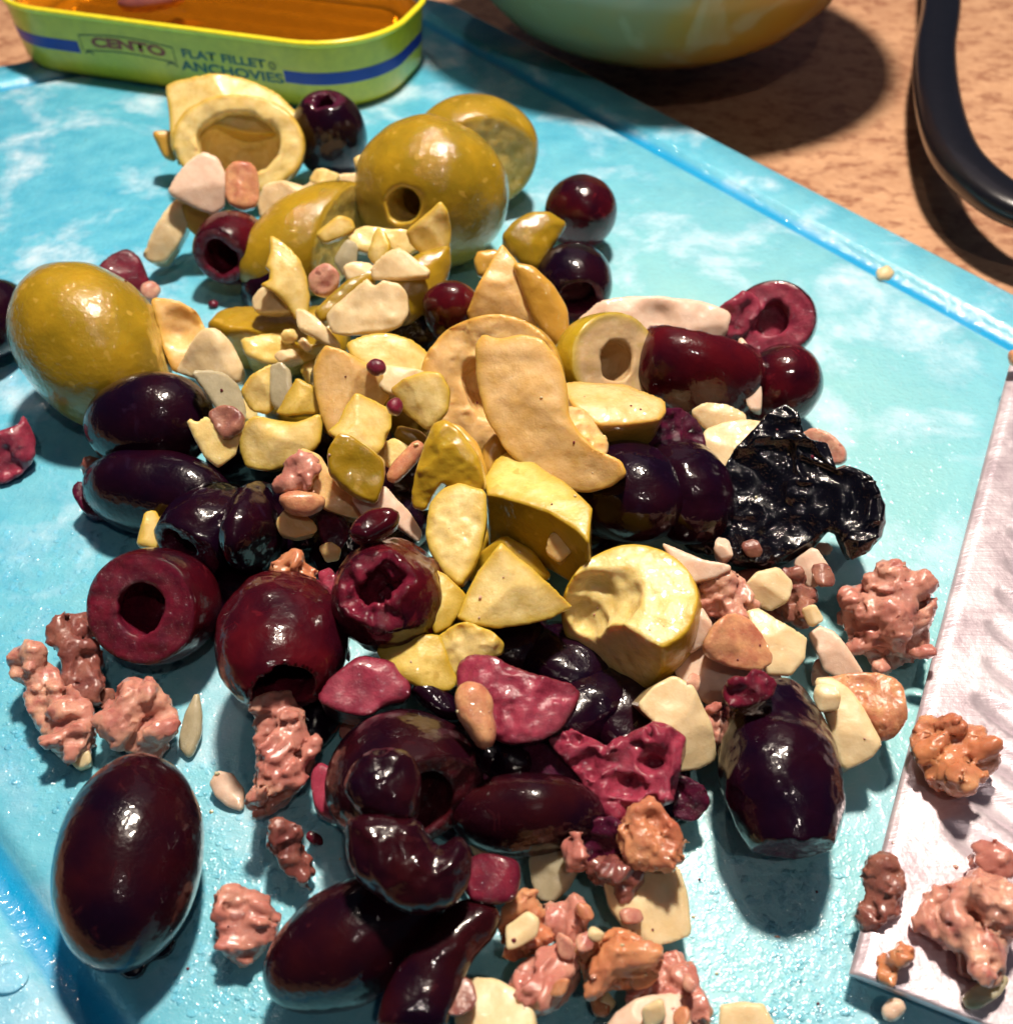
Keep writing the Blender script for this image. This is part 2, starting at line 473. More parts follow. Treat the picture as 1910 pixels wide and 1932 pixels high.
def wall(s, z, off=0.0):
    q, n = rrect(Lh - 0.12, Wh - 0.12, rc - 0.1, s)
    tpr = 0.16 * (1 - z / HT) + (0.25 * max(0, 0.25 - z) ** 2 * 8)
    q = q + n * (off - tpr)
    return (q[0], q[1], z)
def tin_strip(name, pts, mat, N=132, closed=True):
    """pts: list of (offset, z) profile swept round the tin"""
    V, Fc = [], []
    for i in range(N):
        s = PER * i / N
        for off, z in pts: V.append(wall(s, z, off))
    m = len(pts)
    for i in range(N):
        j = (i + 1) % N
        for k in range(m - 1): Fc.append((i * m + k, j * m + k, j * m + k + 1, i * m + k + 1))
    return simple_obj(name, V, Fc, mat, True, tin)
M['tin_green'] = plain('tin_paint', (0.62, 0.50, 0.02), 0.38, 0.0, 0.3)
M['tin_yellow'] = plain('tin_rim_paint', (0.82, 0.72, 0.03), 0.28, 0.0, 0.5)
M['tin_white'] = plain('tin_lacquer', (0.75, 0.75, 0.72), 0.25, 0.5, 0.3)
M['blue'] = plain('blue_ink', (0.004, 0.03, 0.30), 0.4)
M['blue2'] = plain('bright_blue_ink', (0.02, 0.22, 0.72), 0.4)
M['teal'] = plain('teal_ink', (0.015, 0.11, 0.10), 0.45)
M['redink'] = plain('red_ink', (0.32, 0.05, 0.025), 0.45)
M['greyink'] = plain('olive_ink', (0.10, 0.115, 0.03), 0.45)
tin_strip('wall', [(-0.35, 0.0), (-0.12, 0.02), (-0.03, 0.10), (0, 0.25), (0, HT - 0.12)], M['tin_green'])
th = [math.pi * k / 8 for k in range(-3, 10)]
rim_pts = [(0.0, HT - 0.14)] + [(0.03 + 0.09 * math.cos(a), HT - 0.02 + 0.09 * math.sin(a)) for a in th] + [(-0.06, HT - 0.10)]
tin_strip('rim', rim_pts, M['tin_yellow'])
tin_strip('inner_wall', [(-0.062, HT - 0.10), (-0.07, HT - 0.16), (-0.09, 0.1)], M['tin_white'])
tin_strip('blue_band', [(-0.085, HT - 0.22), (-0.095, HT - 0.42)], M['blue2'])
tin_base = simple_obj('base', [wall(PER * i / 96, 0.02, -0.36) for i in range(96)], [tuple(range(96))], M['tin_white'], False, tin)
# ribbed floor inside
V, Fc = [], []
nx, ny = 60, 48
for i in range(nx):
    for j in range(ny):
        x = (-1 + 2 * i / (nx - 1)) * (Lh - 0.5); y = (-1 + 2 * j / (ny - 1)) * (Wh - 0.5)
        fx, fy = abs(x) - (Lh - 0.5 - 1.9), abs(y) - (Wh - 0.5 - 1.9)
        if fx > 0 and fy > 0:
            q_ = math.hypot(fx, fy)
            if q_ > 1.9:
                x = math.copysign(Lh - 2.4 + fx * 1.9 / q_, x); y = math.copysign(Wh - 2.4 + fy * 1.9 / q_, y)
        V.append((x, y, 0.75 + 0.22 * math.sin(y * 5.5) * (1 if abs(x) < Lh - 1.2 else 0)))
for i in range(nx - 1):
    for j in range(ny - 1): Fc.append((i * ny + j, (i + 1) * ny + j, (i + 1) * ny + j + 1, i * ny + j + 1))
M['tin_floor'] = plain('tin_floor_metal', (0.9, 0.8, 0.5), 0.22, 0.75)
simple_obj('ribbed_floor', V, Fc, M['tin_floor'], True, tin)

def stripe(name, s0, s1, z0, z1, mat, off=0.006, wav=None):
    V, Fc = [], []; N = 40
    for i in range(N + 1):
        s = s0 + (s1 - s0) * i / N
        w = wav(i / N) if wav else 0
        V += [wall(s, z0 + w, off), wall(s, z1 + w, off)]
    for i in range(N): Fc.append((2 * i, 2 * i + 2, 2 * i + 3, 2 * i + 1))
    return simple_obj(name, V, Fc, mat, True, tin)
# where along the front the printing sits, read off the front face
def s_of(px, py, z):
    q = P(px, py, z)[:2]
    return (q - tc).dot(e)
sA = s_of(131, 95, 1.05); sB = s_of(525, 150, 1.0)
stripe('printed_stripe', -Lh - 1.4, sA, 0.80, 1.14, M['blue'])
stripe('printed_stripe', sB, sB + 6.2, 0.78, 1.12, M['blue'])
def bent_text(name, body, s0, s1, z0, z1, mat, arch=0.0, bold=0.012, shear=0):
    cu = bpy.data.curves.new(name, 'FONT'); cu.body = body; cu.size = 1.0; cu.offset = bold; cu.shear = shear
    ob = bpy.data.objects.new(name, cu); COL.objects.link(ob)
    dg = bpy.context.evaluated_depsgraph_get(); me = bpy.data.meshes.new_from_object(ob.evaluated_get(dg))
    bpy.data.objects.remove(ob)
    vs = np.array([v.co[:] for v in me.vertices]); mn, mx = vs.min(0), vs.max(0)
    out = []
    for v in vs:
        u = (v[0] - mn[0]) / (mx[0] - mn[0]); w = (v[1] - mn[1]) / (mx[1] - mn[1])
        out.append(wall(s0 + (s1 - s0) * u, z0 + (z1 - z0) * w + arch * (1 - (2 * u - 1) ** 2), 0.006))
    me.vertices.foreach_set("co", (np.array(out, np.float32) * S).ravel())
    me.materials.clear(); me.materials.append(mat); me.update()
    o = bpy.data.objects.new(name, me); COL.objects.link(o); o.parent = tin
    return o
s_c0, s_c1 = s_of(152, 95, 1.15), s_of(286, 120, 1.15)
bent_text('brand_lettering', 'CENTO', s_c0, s_c1, 1.02, 1.32, M['redink'], 0.06, 0.05)
s_b0, s_b1 = s_c0 - 0.35, s_c1 + 0.25
stripe('banner_line', s_b0, s_b1, 1.32, 1.36, M['greyink'], wav=lambda u: 0.11 * math.sin(math.pi * u))
stripe('banner_line', s_b0 + .05, s_b1 - .05, 0.88, 0.92, M['greyink'], wav=lambda u: 0.09 * math.sin(math.pi * u))
for sx, dd in ((s_b0 + .02, 1), (s_b1 - .02, -1)):
    stripe('banner_curl', sx, sx + dd * 0.28, 0.78, 0.84, M['greyink'], wav=lambda u: 0.07 * math.sin(math.pi * u))
stripe('banner_line', s_b1, s_b1 + 0.03, 0.76, 1.36, M['greyink'])
stripe('banner_line', s_b0 - 0.03, s_b0, 0.9, 1.36, M['greyink'])
s_t0, s_t1 = s_of(325, 115, 1.2), s_of(488, 135, 1.2)
bent_text('product_lettering', 'FLAT FILLET', s_t0, s_t1, 1.10, 1.35, M['teal'], 0, 0.03)
bent_text('product_lettering', 'ANCHOVIES', s_of(308, 140, .95), s_of(510, 165, .95), 0.72, 1.01, M['teal'], 0, 0.03)
V, Fc = [], []; s_k, zk = s_of(509, 128, 1.2), 1.2
for i in range(24):
    a = 2 * math.pi * i / 24
    for r in (0.085, 0.12): V.append(wall(s_k + r * math.cos(a), zk + r * math.sin(a), 0.006))
for i in range(24):
    j = (i + 1) % 24; Fc.append((2 * i, 2 * j, 2 * j + 1, 2 * i + 1))
simple_obj('kosher_mark', V, Fc, M['greyink'], False, tin)
bent_text('kosher_mark', 'U', s_k - 0.05, s_k + 0.05, zk - 0.06, zk + 0.06, M['greyink'])
# oil in the tin
t = NT('amber_oil')
co = t.co('Object', False)
gl = t.new('BsdfPrincipled'); gl.inputs['Base Color'].default_value = (0.12, 0.045, 0.004, 1); gl.inputs['Roughness'].default_value = 0.08
tr = t.new('BsdfTransparent'); tr.inputs[0].default_value = (0.90, 0.52, 0.10, 1)
mx = t.new('MixShader'); mx.inputs[0].default_value = 0.10
t.set(gl.inputs['Normal'], t.bump(t.noise(co, 1.2, 2, .5, 0, (1, 3, 1)), 0.5, 0.08))
t.t.links.new(tr.outputs[0], mx.inputs[1]); t.t.links.new(gl.outputs[0], mx.inputs[2]); t.t.links.new(mx.outputs[0], t.out.inputs[0])
M['oil'] = t.m
V = [wall(PER * i / 96, HT - 0.46, -0.1) for i in range(96)]
oil = simple_obj('oil', V, [tuple(range(96))], M['oil'])
oil.location = tin.location; oil.rotation_euler = tin.rotation_euler
tag(oil, 'glossy amber oil filling the yellow-green anchovy tin', 'oil')

# ------------------------------------------------------------------ bowl
def lathe(name, prof, mat, N=96, parent=None):
    V, Fc = [], []
    for r, z in prof:
        for i in range(N):
            a = 2 * math.pi * i / N; V.append((r * math.cos(a), r * math.sin(a), z))
    for k in range(len(prof) - 1):
        for i in range(N):
            j = (i + 1) % N; Fc.append((k * N + i, k * N + j, (k + 1) * N + j, (k + 1) * N + i))
    Fc.append(tuple(range(N))[::-1])
    return simple_obj(name, V, Fc, mat, True, parent)
t = NT('bowl_glaze'); co = t.co('Object', False)
sep = t.new('SeparateXYZ'); t.set(sep.inputs[0], co)
side = t.mr(t.math('ADD', sep.outputs[0], t.math('MULTIPLY', t.math('SUBTRACT', t.noise(co, 0.25, 3, .6, 1), 0.5), 0.09)), -0.03, 0.035)
base = t.mix(side, (0.30, 0.29, 0.14), (0.46, 0.27, 0.02))
sw = t.mr(t.noise(co, 0.22, 3, .5, 2.5), 0.56, 0.66)
base = t.mix(t.math('MULTIPLY', sw, 0.6), base, (0.46, 0.44, 0.26))
p = t.new('BsdfPrincipled'); t.set(p.inputs['Base Color'], base); p.inputs['Roughness'].default_value = 0.3
p.inputs['Coat Weight'].default_value = 0.4
p.inputs['Subsurface Weight'].default_value = 0.3; p.inputs['Subsurface Scale'].default_value = 0.006
t.t.links.new(p.outputs[0], t.out.inputs[0]); M['bowl'] = t.m
bprof = [(2.2, 0.0), (2.9, 0.02), (3.7, 0.22), (4.7, 0.8), (5.6, 1.7), (6.3, 3.0), (6.75, 4.5), (7.0, 6.1), (7.1, 6.9), (7.0, 7.0), (6.9, 6.9), (5.7, 4.7), (5.1, 3.3), (4.3, 2.0), (3.4, 1.05), (2.5, 0.5), (0.3, 0.45)]
bowl = bpy.data.objects.new('mixing_bowl', None); COL.objects.link(bowl)
bowl.location = (4.6 * S, 34.0 * S, 0.004 * S)
tag(bowl, 'round amber and pale green glazed bowl standing over the far board edge', 'bowl')
lathe('bowl_body', bprof, M['bowl'], parent=bowl)
lathe('foot_ring', [(2.8, -0.0), (3.05, 0.0), (3.1, 0.14), (2.8, 0.16), (2.6, 0.1)], M['bowl'], parent=bowl)

# ------------------------------------------------------------------ black handle loop
def sweep(name, pts, wid, thk, mat, parent=None, closed=False):
    """rounded band swept along pts (cm)"""
    pts = [np.array(q, float) for q in pts]
    # catmull-rom
    fine = []
    n = len(pts)
    for i in range(n - 1):
        p0, p1, p2, p3 = pts[max(i-1, 0)], pts[i], pts[i+1], pts[min(i+2, n-1)]
        for k in range(10):
            u = k / 10
            fine.append(0.5 * ((2*p1) + (-p0+p2)*u + (2*p0-5*p1+4*p2-p3)*u*u + (-p0+3*p1-3*p2+p3)*u**3))
    fine.append(pts[-1])
    V, Fc = [], []; K = 16
    for i, q in enumerate(fine):
        d = nrm(fine[min(i+1, len(fine)-1)] - fine[max(i-1, 0)])
        side = nrm(np.cross(d, (0, 0, 1))); up = np.cross(side, d)
        for k in range(K):
            a = 2 * math.pi * k / K
            ca, sa = math.cos(a), math.sin(a)
            V.append(q + side * wid * math.copysign(abs(ca) ** 0.7, ca) + up * thk * math.copysign(abs(sa) ** 0.7, sa))
    for i in range(len(fine) - 1):
        for k in range(K):
            j = (k + 1) % K; Fc.append((i*K+k, i*K+j, (i+1)*K+j, (i+1)*K+k))
    Fc.append(tuple(range(K))); Fc.append(tuple((len(fine)-1)*K + k for k in range(K))[::-1])
    return simple_obj(name, V, Fc, mat, True, parent)
M['black'] = plain('black_plastic', (0.006, 0.006, 0.010), 0.30, 0, 0.3, 0.01, 4)
hp = [(1780, -330), (1772, -150), (1775, 0), (1762, 100), (1770, 200), (1800, 290), (1860, 355), (1930, 395), (2020, 410), (2130, 380), (2200, 300)]
hz = 0.55
handle = sweep('handle_loop', [P(x, y, hz) for x, y in hp], 0.60, 0.36, M['black'])
tag(handle, 'looped black plastic utensil handle lying on the tan counter', 'handle')
sc_tip = None

# ------------------------------------------------------------------ knife
def knife():
    A, B, C2 = P(1909, 672, .60), P(1605, 1832, .50), P(1862, 1934, .48)
    root = bpy.data.objects.new('knife', None); COL.objects.link(root)
    root.location = [float(c) * S for c in B]
    ex = nrm(A - B); nn = nrm(np.cross(C2 - B, A - B)); nn = nn if nn[2] > 0 else -nn
    ey = np.cross(nn, ex); ey = ey if ey[0] > 0 else -ey            # across the blade, to the right
    Lb = np.linalg.norm(A - B) + 1.2
    Wb = 7.5
    # end edge direction in blade coordinates
    ed = C2 - B; k = ed.dot(ex) / ed.dot(ey)
    NX, NY = 260, 150
    X, Y = np.meshgrid(np.linspace(0, 1, NX), np.linspace(0, 1, NY), indexing='ij')
    yy = Y * Wb
    x0 = k * yy
    xx = x0 + X * (Lb - x0)
    z = np.zeros_like(xx)
    # hollows ground into the face in a row
    for i in range(22):
        cx, cy = 2.1 + i * 0.72 , 1.62 + 0.03 * math.sin(i * 2.1)
        ang = 0.28
        u = (xx - cx) * math.cos(ang) + (yy - cy) * math.sin(ang); v = -(xx - cx) * math.sin(ang) + (yy - cy) * math.cos(ang)
        r2 = (u / 0.24) ** 2 + np.abs(v / 1.05) ** 3
        z -= 0.10 * np.clip(1 - r2, 0, 1) ** 0.8
    q = np.stack([xx, yy], -1).reshape(-1, 2)
    q3 = np.concatenate([q, np.zeros((len(q), 1))], 1)
    z += (0.004 * fbm(q3 * np.array([1.2, .8, 1]), 1.6, 3)).reshape(z.shape)
    z = np.where(yy < 0.16, z - (0.16 - yy) * 0.5, z)               # eased spine edge
    TH = 0.14
    top = np.stack([xx, yy, z], -1).reshape(-1, 3)
    bot = top.copy(); bot[:, 2] = -TH
    V = np.concatenate([top, bot])
    W = V[:, :1] * ex + V[:, 1:2] * ey + V[:, 2:3] * nn
    I = np.arange(NX * NY).reshape(NX, NY); N0 = NX * NY
    Fq = np.stack([I[:-1, :-1], I[1:, :-1], I[1:, 1:], I[:-1, 1:]], -1).reshape(-1, 4)
    def side(a): return np.stack([a[:-1], a[1:], a[1:] + N0, a[:-1] + N0], 1)
    Q = np.concatenate([Fq, Fq[:, ::-1] + N0, side(I[:, 0]), side(I[::-1, -1]), side(I[0, ::-1]), side(I[-1, :])])
    t = NT('blade_steel'); co = t.co('Object', False)
    br = t.noise(co, 1.6, 4, .65, 0.15, (0.5, 9, 1)); sm = t.noise(co, 1.1, 4, .7, .5); fi = t.noise(co, 9, 3, .6)
    p = t.new('BsdfPrincipled')
    t.set(p.inputs['Base Color'], t.mix(t.mr(sm, .35, .65), (0.66, 0.55, 0.62), (0.86, 0.78, 0.84)))
    p.inputs['Metallic'].default_value = 0.6
    t.set(p.inputs['Roughness'], t.mr(sm, .3, .7, .30, .48))
    t.set(p.inputs['Normal'], t.bump(t.math('ADD', t.math('MULTIPLY', br, 1.6), fi), 0.7, 0.009, t.bump(sm, 0.4, 0.03)))
    t.t.links.new(p.outputs[0], t.out.inputs[0])
    me = mesh_from('blade', W, Q); me.materials.append(t.m)
    o = bpy.data.objects.new('blade', me); COL.objects.link(o); o.parent = root
    bmm = bmesh.new(); bmm.from_mesh(me); bmesh.ops.recalc_face_normals(bmm, faces=bmm.faces); bmm.to_mesh(me); bmm.free()
    tag(root, 'steel knife blade with ground hollows lying flat at the right of the board', 'knife')
    return B, ex, ey, nn, k
KN = knife()

# ------------------------------------------------------------------ food
NAMES = {  # code: (object name, category, group)
 'g': ('green_olive_piece', 'olive piece', 'chopped green olive pieces'),
 'G': ('green_olive', 'green olive', 'large green olives, whole or halved'),
 'k': ('purple_olive_piece', 'olive piece', 'cut and torn purple olive pieces'),
 'K': ('purple_olive', 'purple olive', 'purple olives, whole or pitted'),
 'a': ('anchovy_lump', 'anchovy', 'mashed anchovy lumps'),
 'l': ('garlic_piece', 'garlic', 'chopped garlic pieces'),
 'b': ('black_olive', 'black olive', None),
 'c': ('crumb', 'crumb', None),
}
def parse(s): return np.array([[float(v) for v in q.split(',')] for q in s.split()])
def chaikin(p, n=1, w=0.25):
    for _ in range(n):
        q = np.roll(p, -1, 0)
        p = np.stack([p * (1 - w) + q * w, p * w + q * (1 - w)], 1).reshape(-1, 2)
    return p
def sdf2(p, poly):
    d = np.full(len(p), 1e9); s = np.ones(len(p))
    n = len(poly)
    for i in range(n):
        a, b = poly[i], poly[i - 1]
        e = b - a; w = p - a
        t = np.clip((w @ e) / max(e @ e, 1e-9), 0, 1)
        q = w - t[:, None] * e
        d = np.minimum(d, (q * q).sum(1))
        c1 = p[:, 1] >= a[1]; c2 = p[:, 1] < b[1]; c3 = e[0] * w[:, 1] > e[1] * w[:, 0]
        fl = (c1 & c2 & c3) | (~c1 & ~c2 & ~c3)
        s = np.where(fl, -s, s)
    return s * np.sqrt(d)
PIECES = []
def fold(p, off):
    w = p + 0.45 * np.stack([fbm(p, 1.1, 2, 3), fbm(p, 1.1, 2, 13), fbm(p, 1.1, 2, 23)], 1)
    a = np.clip(1 - np.abs(fbm(w, 0.95, 1, off)) * 1.6, 0, 1) ** 3
    b_ = np.clip(1 - np.abs(fbm(w, 2.3, 1, off + 7)) * 1.6, 0, 1) ** 2
    return 1.0 - a - 0.45 * b_
def finish(o, code, label):
    nm, cat, grp = NAMES[code]
    o.name = nm; o.data.name = nm
    tag(o, label, cat, grp)
    PIECES.append(o)
    return o
def frame(poly, z, n, up):
    c = (poly.min(0) + poly.max(0)) / 2
    C = P(c[0], c[1], z)
    v = nrm(np.array([0, 0, CAM_H]) - C)
    if n is None:
        j = rng.normal(0, 0.14, 3)
        n = nrm(v + np.array([0, 0, 1]) * up + j)
    R = basis(n)
    o = np.array([0, 0, CAM_H])
    loc = []
    for px, py in poly:
        d = ray(px, py); t = (C - o).dot(R[:, 2]) / d.dot(R[:, 2])
        loc.append((o + d * t - C) @ R)
    return C, R, np.array(loc)[:, :2], v
def cellsize(C, f=3.0):
    depth = np.linalg.norm(np.array([0, 0, CAM_H]) - C)
    return f * depth / 1005.0
FLOOR = [0.004]
def slab(code, mat, mode, z, th, B, nf, label, poly, n=None, up=0.3, sm=1, taper=0.12, amp=0.02, dents=(), slope=0.42, k=0.02, grow=0.035, floor=None, cell=3.0, ridge=0.0, lumps=0, rsc=(1, 1, 1)):
    poly = parse(poly)
    if sm: poly = chaikin(poly, sm, 0.12 if code in 'gl' else 0.2)
    if code in 'gl' and mode != 's': nf += 1; B *= 0.75
    if code in 'gl': cell = min(cell, 2.6)
    C, R, L, v = frame(poly, z, n, up)
    fl = (0.004 if floor is None else floor) - C[2]
    h = cellsize(C, cell)
    lo2, hi2 = L.min(0), L.max(0)
    g = np.stack(np.meshgrid(np.linspace(lo2[0], hi2[0], 24), np.linspace(lo2[1], hi2[1], 24)), -1).reshape(-1, 2)
    Rin = max(0.05, -sdf2(g, L).min())
    th = min(th, max(z - 0.0, 0.12) * 1.3) if floor is None else th
    size = (hi2 - lo2).max()
    fac = []
    for _ in range(nf):
        a = rng.uniform(0, 2 * math.pi); m = rng.uniform(0.4, 1.0) * slope
        q = np.array([math.cos(a), math.sin(a)]) * m
        fac.append((q, rng.uniform(0.02, 0.10) * size))
    off = rng.uniform(0, 30)
    dl = []
    for (px, py, r, dp) in dents:
        d = ray(px, py); t = (C - np.array([0, 0, CAM_H])).dot(R[:, 2]) / d.dot(R[:, 2])
        q = (np.array([0, 0, CAM_H]) + d * t - C) @ R
        rr = r * np.linalg.norm(d * t) / 1896.0
        dl.append((q[:2], rr, dp))
    lm = []; FR = basis(rng.normal(0, 1, 3))
    if lumps:
        tries = 0
        while len(lm) < lumps and tries < 4000:
            tries += 1
            q = rng.uniform(lo2, hi2); dd = -sdf2(q[None], L)[0]
            if dd < 0.05: continue
            r = min(rng.uniform(0.10, 0.24), dd + 0.03)
            ax = nrm(rng.normal(0, 1, 3)); el = rng.uniform(1.2, 2.6); ax = nrm(ax * np.array([1, 1, .35]))
            if lm and min(np.linalg.norm(q - m_[0][:2]) for m_ in lm) < r * 0.75: continue
            lm.append((np.array([q[0], q[1], rng.uniform(-0.12, B * 0.75)]), r, ax, el))
    def f(p):
        w = p[:, 2]
        q = p.copy()
        wn = fbm(p, 1.7, 2, off)
        d2 = sdf2(p[:, :2] + 0, L) + taper * np.maximum(-w, 0) + amp * wn - grow
        di = np.clip(-d2 / Rin, 0, 1)
        top = B * np.sqrt(np.maximum(0, 1 - (1 - di) ** 2))
        for (s_, c_) in fac: top = np.minimum(top, p[:, :2] @ s_ + c_)
        for (c_, r_, dp) in dl:
            rr = np.linalg.norm(p[:, :2] - c_, axis=1) / r_
            top = top - dp * np.exp(-(rr ** 2.5)) * (1 + 0.25 * fbm(p, 3, 2, off + 3))
        top = top + amp * 1.2 * fbm(p, 3.0, 2, off + 9)
        if ridge:
            top = top - ridge * (np.abs((fbm(p, 3.2, 3, off + 4) if rsc[0] == 1 else fold(p, off))))
        dt = w - top
        if lm:
            d = smax(d2 + 0.045, smax(dt + 0.05, -(w + th), k), 0.06)
            for (c_, r_, ax, el) in lm:
                r = p - c_; pa = r @ ax; per = np.sqrt(np.maximum((r * r).sum(1) - pa * pa, 0))
                d = smin(d, np.sqrt(per ** 2 + (pa / el) ** 2) - r_, 0.07)
            d = smax(d, d2 - 0.03, 0.03)
            nz = fbm((p @ FR) * np.array([1.3, 5.0, 5.0]), 1.0, 3, off)
            d = d + 0.075 * np.abs(nz) + 0.035 * np.abs(fbm(p, 9, 2, off + 2)) + 0.012 * fbm(p, 16, 1, off) - 0.035
        else:
            d = smax(d2, smax(dt, -(w + th), k), k)
        zw = C[2] + p @ R[2]
        d = smax(d, (fl + C[2]) - zw, 0.03)
        if lm: return d, 0.02 * fbm(p, 1.8, 2, off + 2), np.full(len(p), 1.0)
        if mode == 'c': return d, dt - d2 + 0.01, -d2
        if mode == 's': return d, d2 - dt - 0.02, np.maximum(-dt, 0)
        return d, np.full(len(p), 1.0), np.full(len(p), 1.0) + 0 * w
    lo = np.array([lo2[0] - 0.12, lo2[1] - 0.12, -th - 0.08]); hi = np.array([hi2[0] + 0.12, hi2[1] + 0.12, B + 0.12 + (0.3 if lm else 0)])
    return finish(sdf_object('x', f, lo, hi, h, C, R, M[mat]), code, label)

def olive(code, mat, px, py, z, r, axis, label, cuts=(), pit=None, hole=0.0, holes=(1, 0), amp=0.015, nsc=1.0, ridge=0.0, fl=0.03, cell=3.2, p4=False, rag=0.05, dig=(), digk=0.06, floor=0.004):
    """r=(across, across, along) cm; axis: world direction of the long axis; cuts: (world normal, offset) keep the inside"""
    C = P(px, py, z)
    w = nrm(axis); ref = (1, 0, 0) if abs(w[0]) < 0.8 else (0, 0, 1)
    R = basis(w, ref)
    r = np.array(r, float); h = cellsize(C, cell)
    cl = [(nrm(n) @ R, o) for n, o in cuts]
    dg = [((P(a_, b_, z_) - C) @ R, r_) for a_, b_, z_, r_ in dig]
    off = rng.uniform(0, 30)
    def f(p):
        q = p / r
        if p4: k0 = ((np.abs(q) ** 2.6).sum(1)) ** (1 / 2.6)
        else: k0 = np.sqrt((q * q).sum(1))
        k1 = np.sqrt(((q / r) ** 2).sum(1)) + 1e-6
        ds = k0 * (k0 - 1) / k1
        ds = ds + amp * fbm(p, nsc, 2, off) * 2
        if ridge: ds = ds + ridge * np.abs(fbm(p, 2.2, 3, off + 5))
        dc = np.full(len(p), -9.0)
        for n, o in cl: dc = np.maximum(dc, p @ n - o)
        if pit is not None:
            qq = p / np.array(pit); a = np.sqrt((qq * qq).sum(1))
            dc = smax(dc, -(a - 1) * min(pit), 0.03) if cl else np.maximum(dc, -(a - 1) * min(pit))
        if hole:
            rad = np.sqrt(p[:, 0] ** 2 + p[:, 1] ** 2) + 0.04 * fbm(p, 2.5, 2, off)
            sg = np.where(p[:, 2] > 0, holes[0], holes[1])
            dh = hole - rad
            dh = np.where(sg > 0, dh, -9.0)
            dc = smax(dc, dh, 0.04)
        for c_, r_ in dg:
            dc = smax(dc, r_ - np.linalg.norm(p - c_, axis=1) + 0.05 * fbm(p, 4, 2, off), digk)
        dc = dc + rag * 0.5 * fbm(p, 3.2, 3, off + 7)
        d = smax(ds, dc, fl)
        zw = C[2] + p @ R[2]
        d = smax(d, floor - zw, 0.03)
        return d, dc - ds, -ds
    b = r * 1.06 + 0.06 + amp * 3
    return finish(sdf_object('x', f, -b, b, h, C, R, M[mat]), code, label)
def tocam(px, py, z): return nrm(np.array([0, 0, CAM_H]) - P(px, py, z))
# ---- back group by the tin
slab('g','C','c',1.9,.9,.12,1,'pale curved olive offcut standing behind the hollow olive half, in front of the tin lettering','308,143 335,137 400,139 465,148 520,172 556,212 566,250 470,250 400,230 335,300 320,260 318,200',up=.5)
olive('G','C',452,273,1.45,(1.55,1.12,1.5),(0.05,-.8,.75),'hollowed green olive half with its pit cavity facing the camera beside the tin',cuts=[((0.05,-.8,.62),.15)],pit=(1.0,.72,1.15),rag=.08)
slab('l','Q','a',2.0,.25,.04,0,'flat pale pink garlic slice leaning on the hollow olive half','362,300 385,288 410,298 424,330 422,385 400,398 370,388 318,362 332,335',k=.03,amp=.008)
slab('l','L','a',1.1,.8,.30,1,'cream garlic clove wedge with a brown root tip on the blue board at the left','335,376 360,392 350,425 332,462 308,492 280,492 267,480 290,440 315,400')
slab('g','P','s',1.0,.5,.1,0,'small cream olive tip poking out left of the hollow olive half','289,250 320,249 334,262 330,302 312,296',up=.1)
slab('g','P','s',1.1,.8,.15,1,'golden brown olive offcut in the shade under the flat pink garlic slice','345,385 400,392 412,420 385,455 356,430 348,405')
slab('a','O','a',1.9,.7,.16,2,'squarish orange anchovy chunk standing in front of the hollow olive half','425,325 445,304 480,307 488,340 482,386 455,393 430,378',amp=.04)
slab('g','L','a',1.3,.8,.2,2,'cream olive lump between the orange anchovy chunk and the purple olive','482,372 498,346 535,343 570,352 600,368 612,400 520,412 485,400',up=.5)
olive('K','R',440,468,.95,(.78,.76,.95),(-.25,-.9,.25),'small pitted purple olive with its dark hole facing left, under the orange anchovy chunk',cuts=[((-.25,-.9,.25),.62)],hole=.36,pit=(.42,.42,.8),rag=.1)
olive('K','K',622,255,1.2,(.92,.85,1.15),(0,-.25,1),'near-black round olive standing on end by the right end of the tin',cuts=[((0,-.25,1),1.0)],hole=.25,rag=.2)
slab('l','L','a',.9,.6,.12,1,'cream strip showing behind the long green olive wedge, below the near-black olive','545,365 600,338 690,322 700,345 620,352 560,380',up=.4)
slab('g','C','a',1.5,.4,.06,0,'tiny pale sliver between the near-black olive and the front green olive','668,300 690,290 700,310 680,330')
olive('G','G',893,290,1.35,(1.55,1.3,1.35),(.3,-.9,.15),'rear one of the two big green olives behind the pile',cuts=[((.3,-.9,.15),.75)],amp=.02)
olive('G','G',813,365,1.6,(1.70,1.62,1.5),(-.38,-.86,.28),'big green olive in front of its twin with a round pit hole in its end',hole=.34,pit=(.55,.55,.8),dig=[(757,386,2.3,.52)],digk=.3,holes=(1,0),amp=.03,rag=.02,cell=3)
olive('G','G',585,455,1.0,(1.05,1.0,1.75),(.75,.55,.25),'long green olive wedge left of the big holed green olive, skin side up',cuts=[((.9,-.40,.05),.62)],amp=.02)
# ---- upper middle scraps
slab('g','C','c',2.0,.3,.06,1,'small cream olive chip lying on the long green olive wedge','598,441 640,408 664,414 669,430 640,447 612,455',k=.03)
slab('g','C','a',1.75,.5,.08,2,'pale golden olive scrap below the pit hole of the big holed green olive','655,440 690,424 735,432 790,438 800,460 770,482 712,478 672,470')
slab('g','C','c',2.35,.55,.1,2,'tall pointed olive spike standing before the big holed green olive','768,437 800,410 830,380 842,398 848,440 845,482 830,500 800,482 775,460',up=.15)
slab('g','G','s',1.9,1.2,.25,0,'curved golden olive shell below the tall pointed spike','738,520 790,480 847,465 846,500 835,545 805,585 768,610 740,600 728,560',up=.2)
slab('g','L','c',2.45,.22,.03,1,'bright white-cream triangular flake with a sharp right tip in the upper pile','700,502 735,478 752,470 772,482 810,516 760,519 700,519',k=.015,up=.6)
slab('g','C','c',2.4,.3,.06,1,'thin upright olive spike just left of the tall pointed one','700,470 705,445 712,431 724,440 731,465 722,492 702,494 695,482',k=.025)
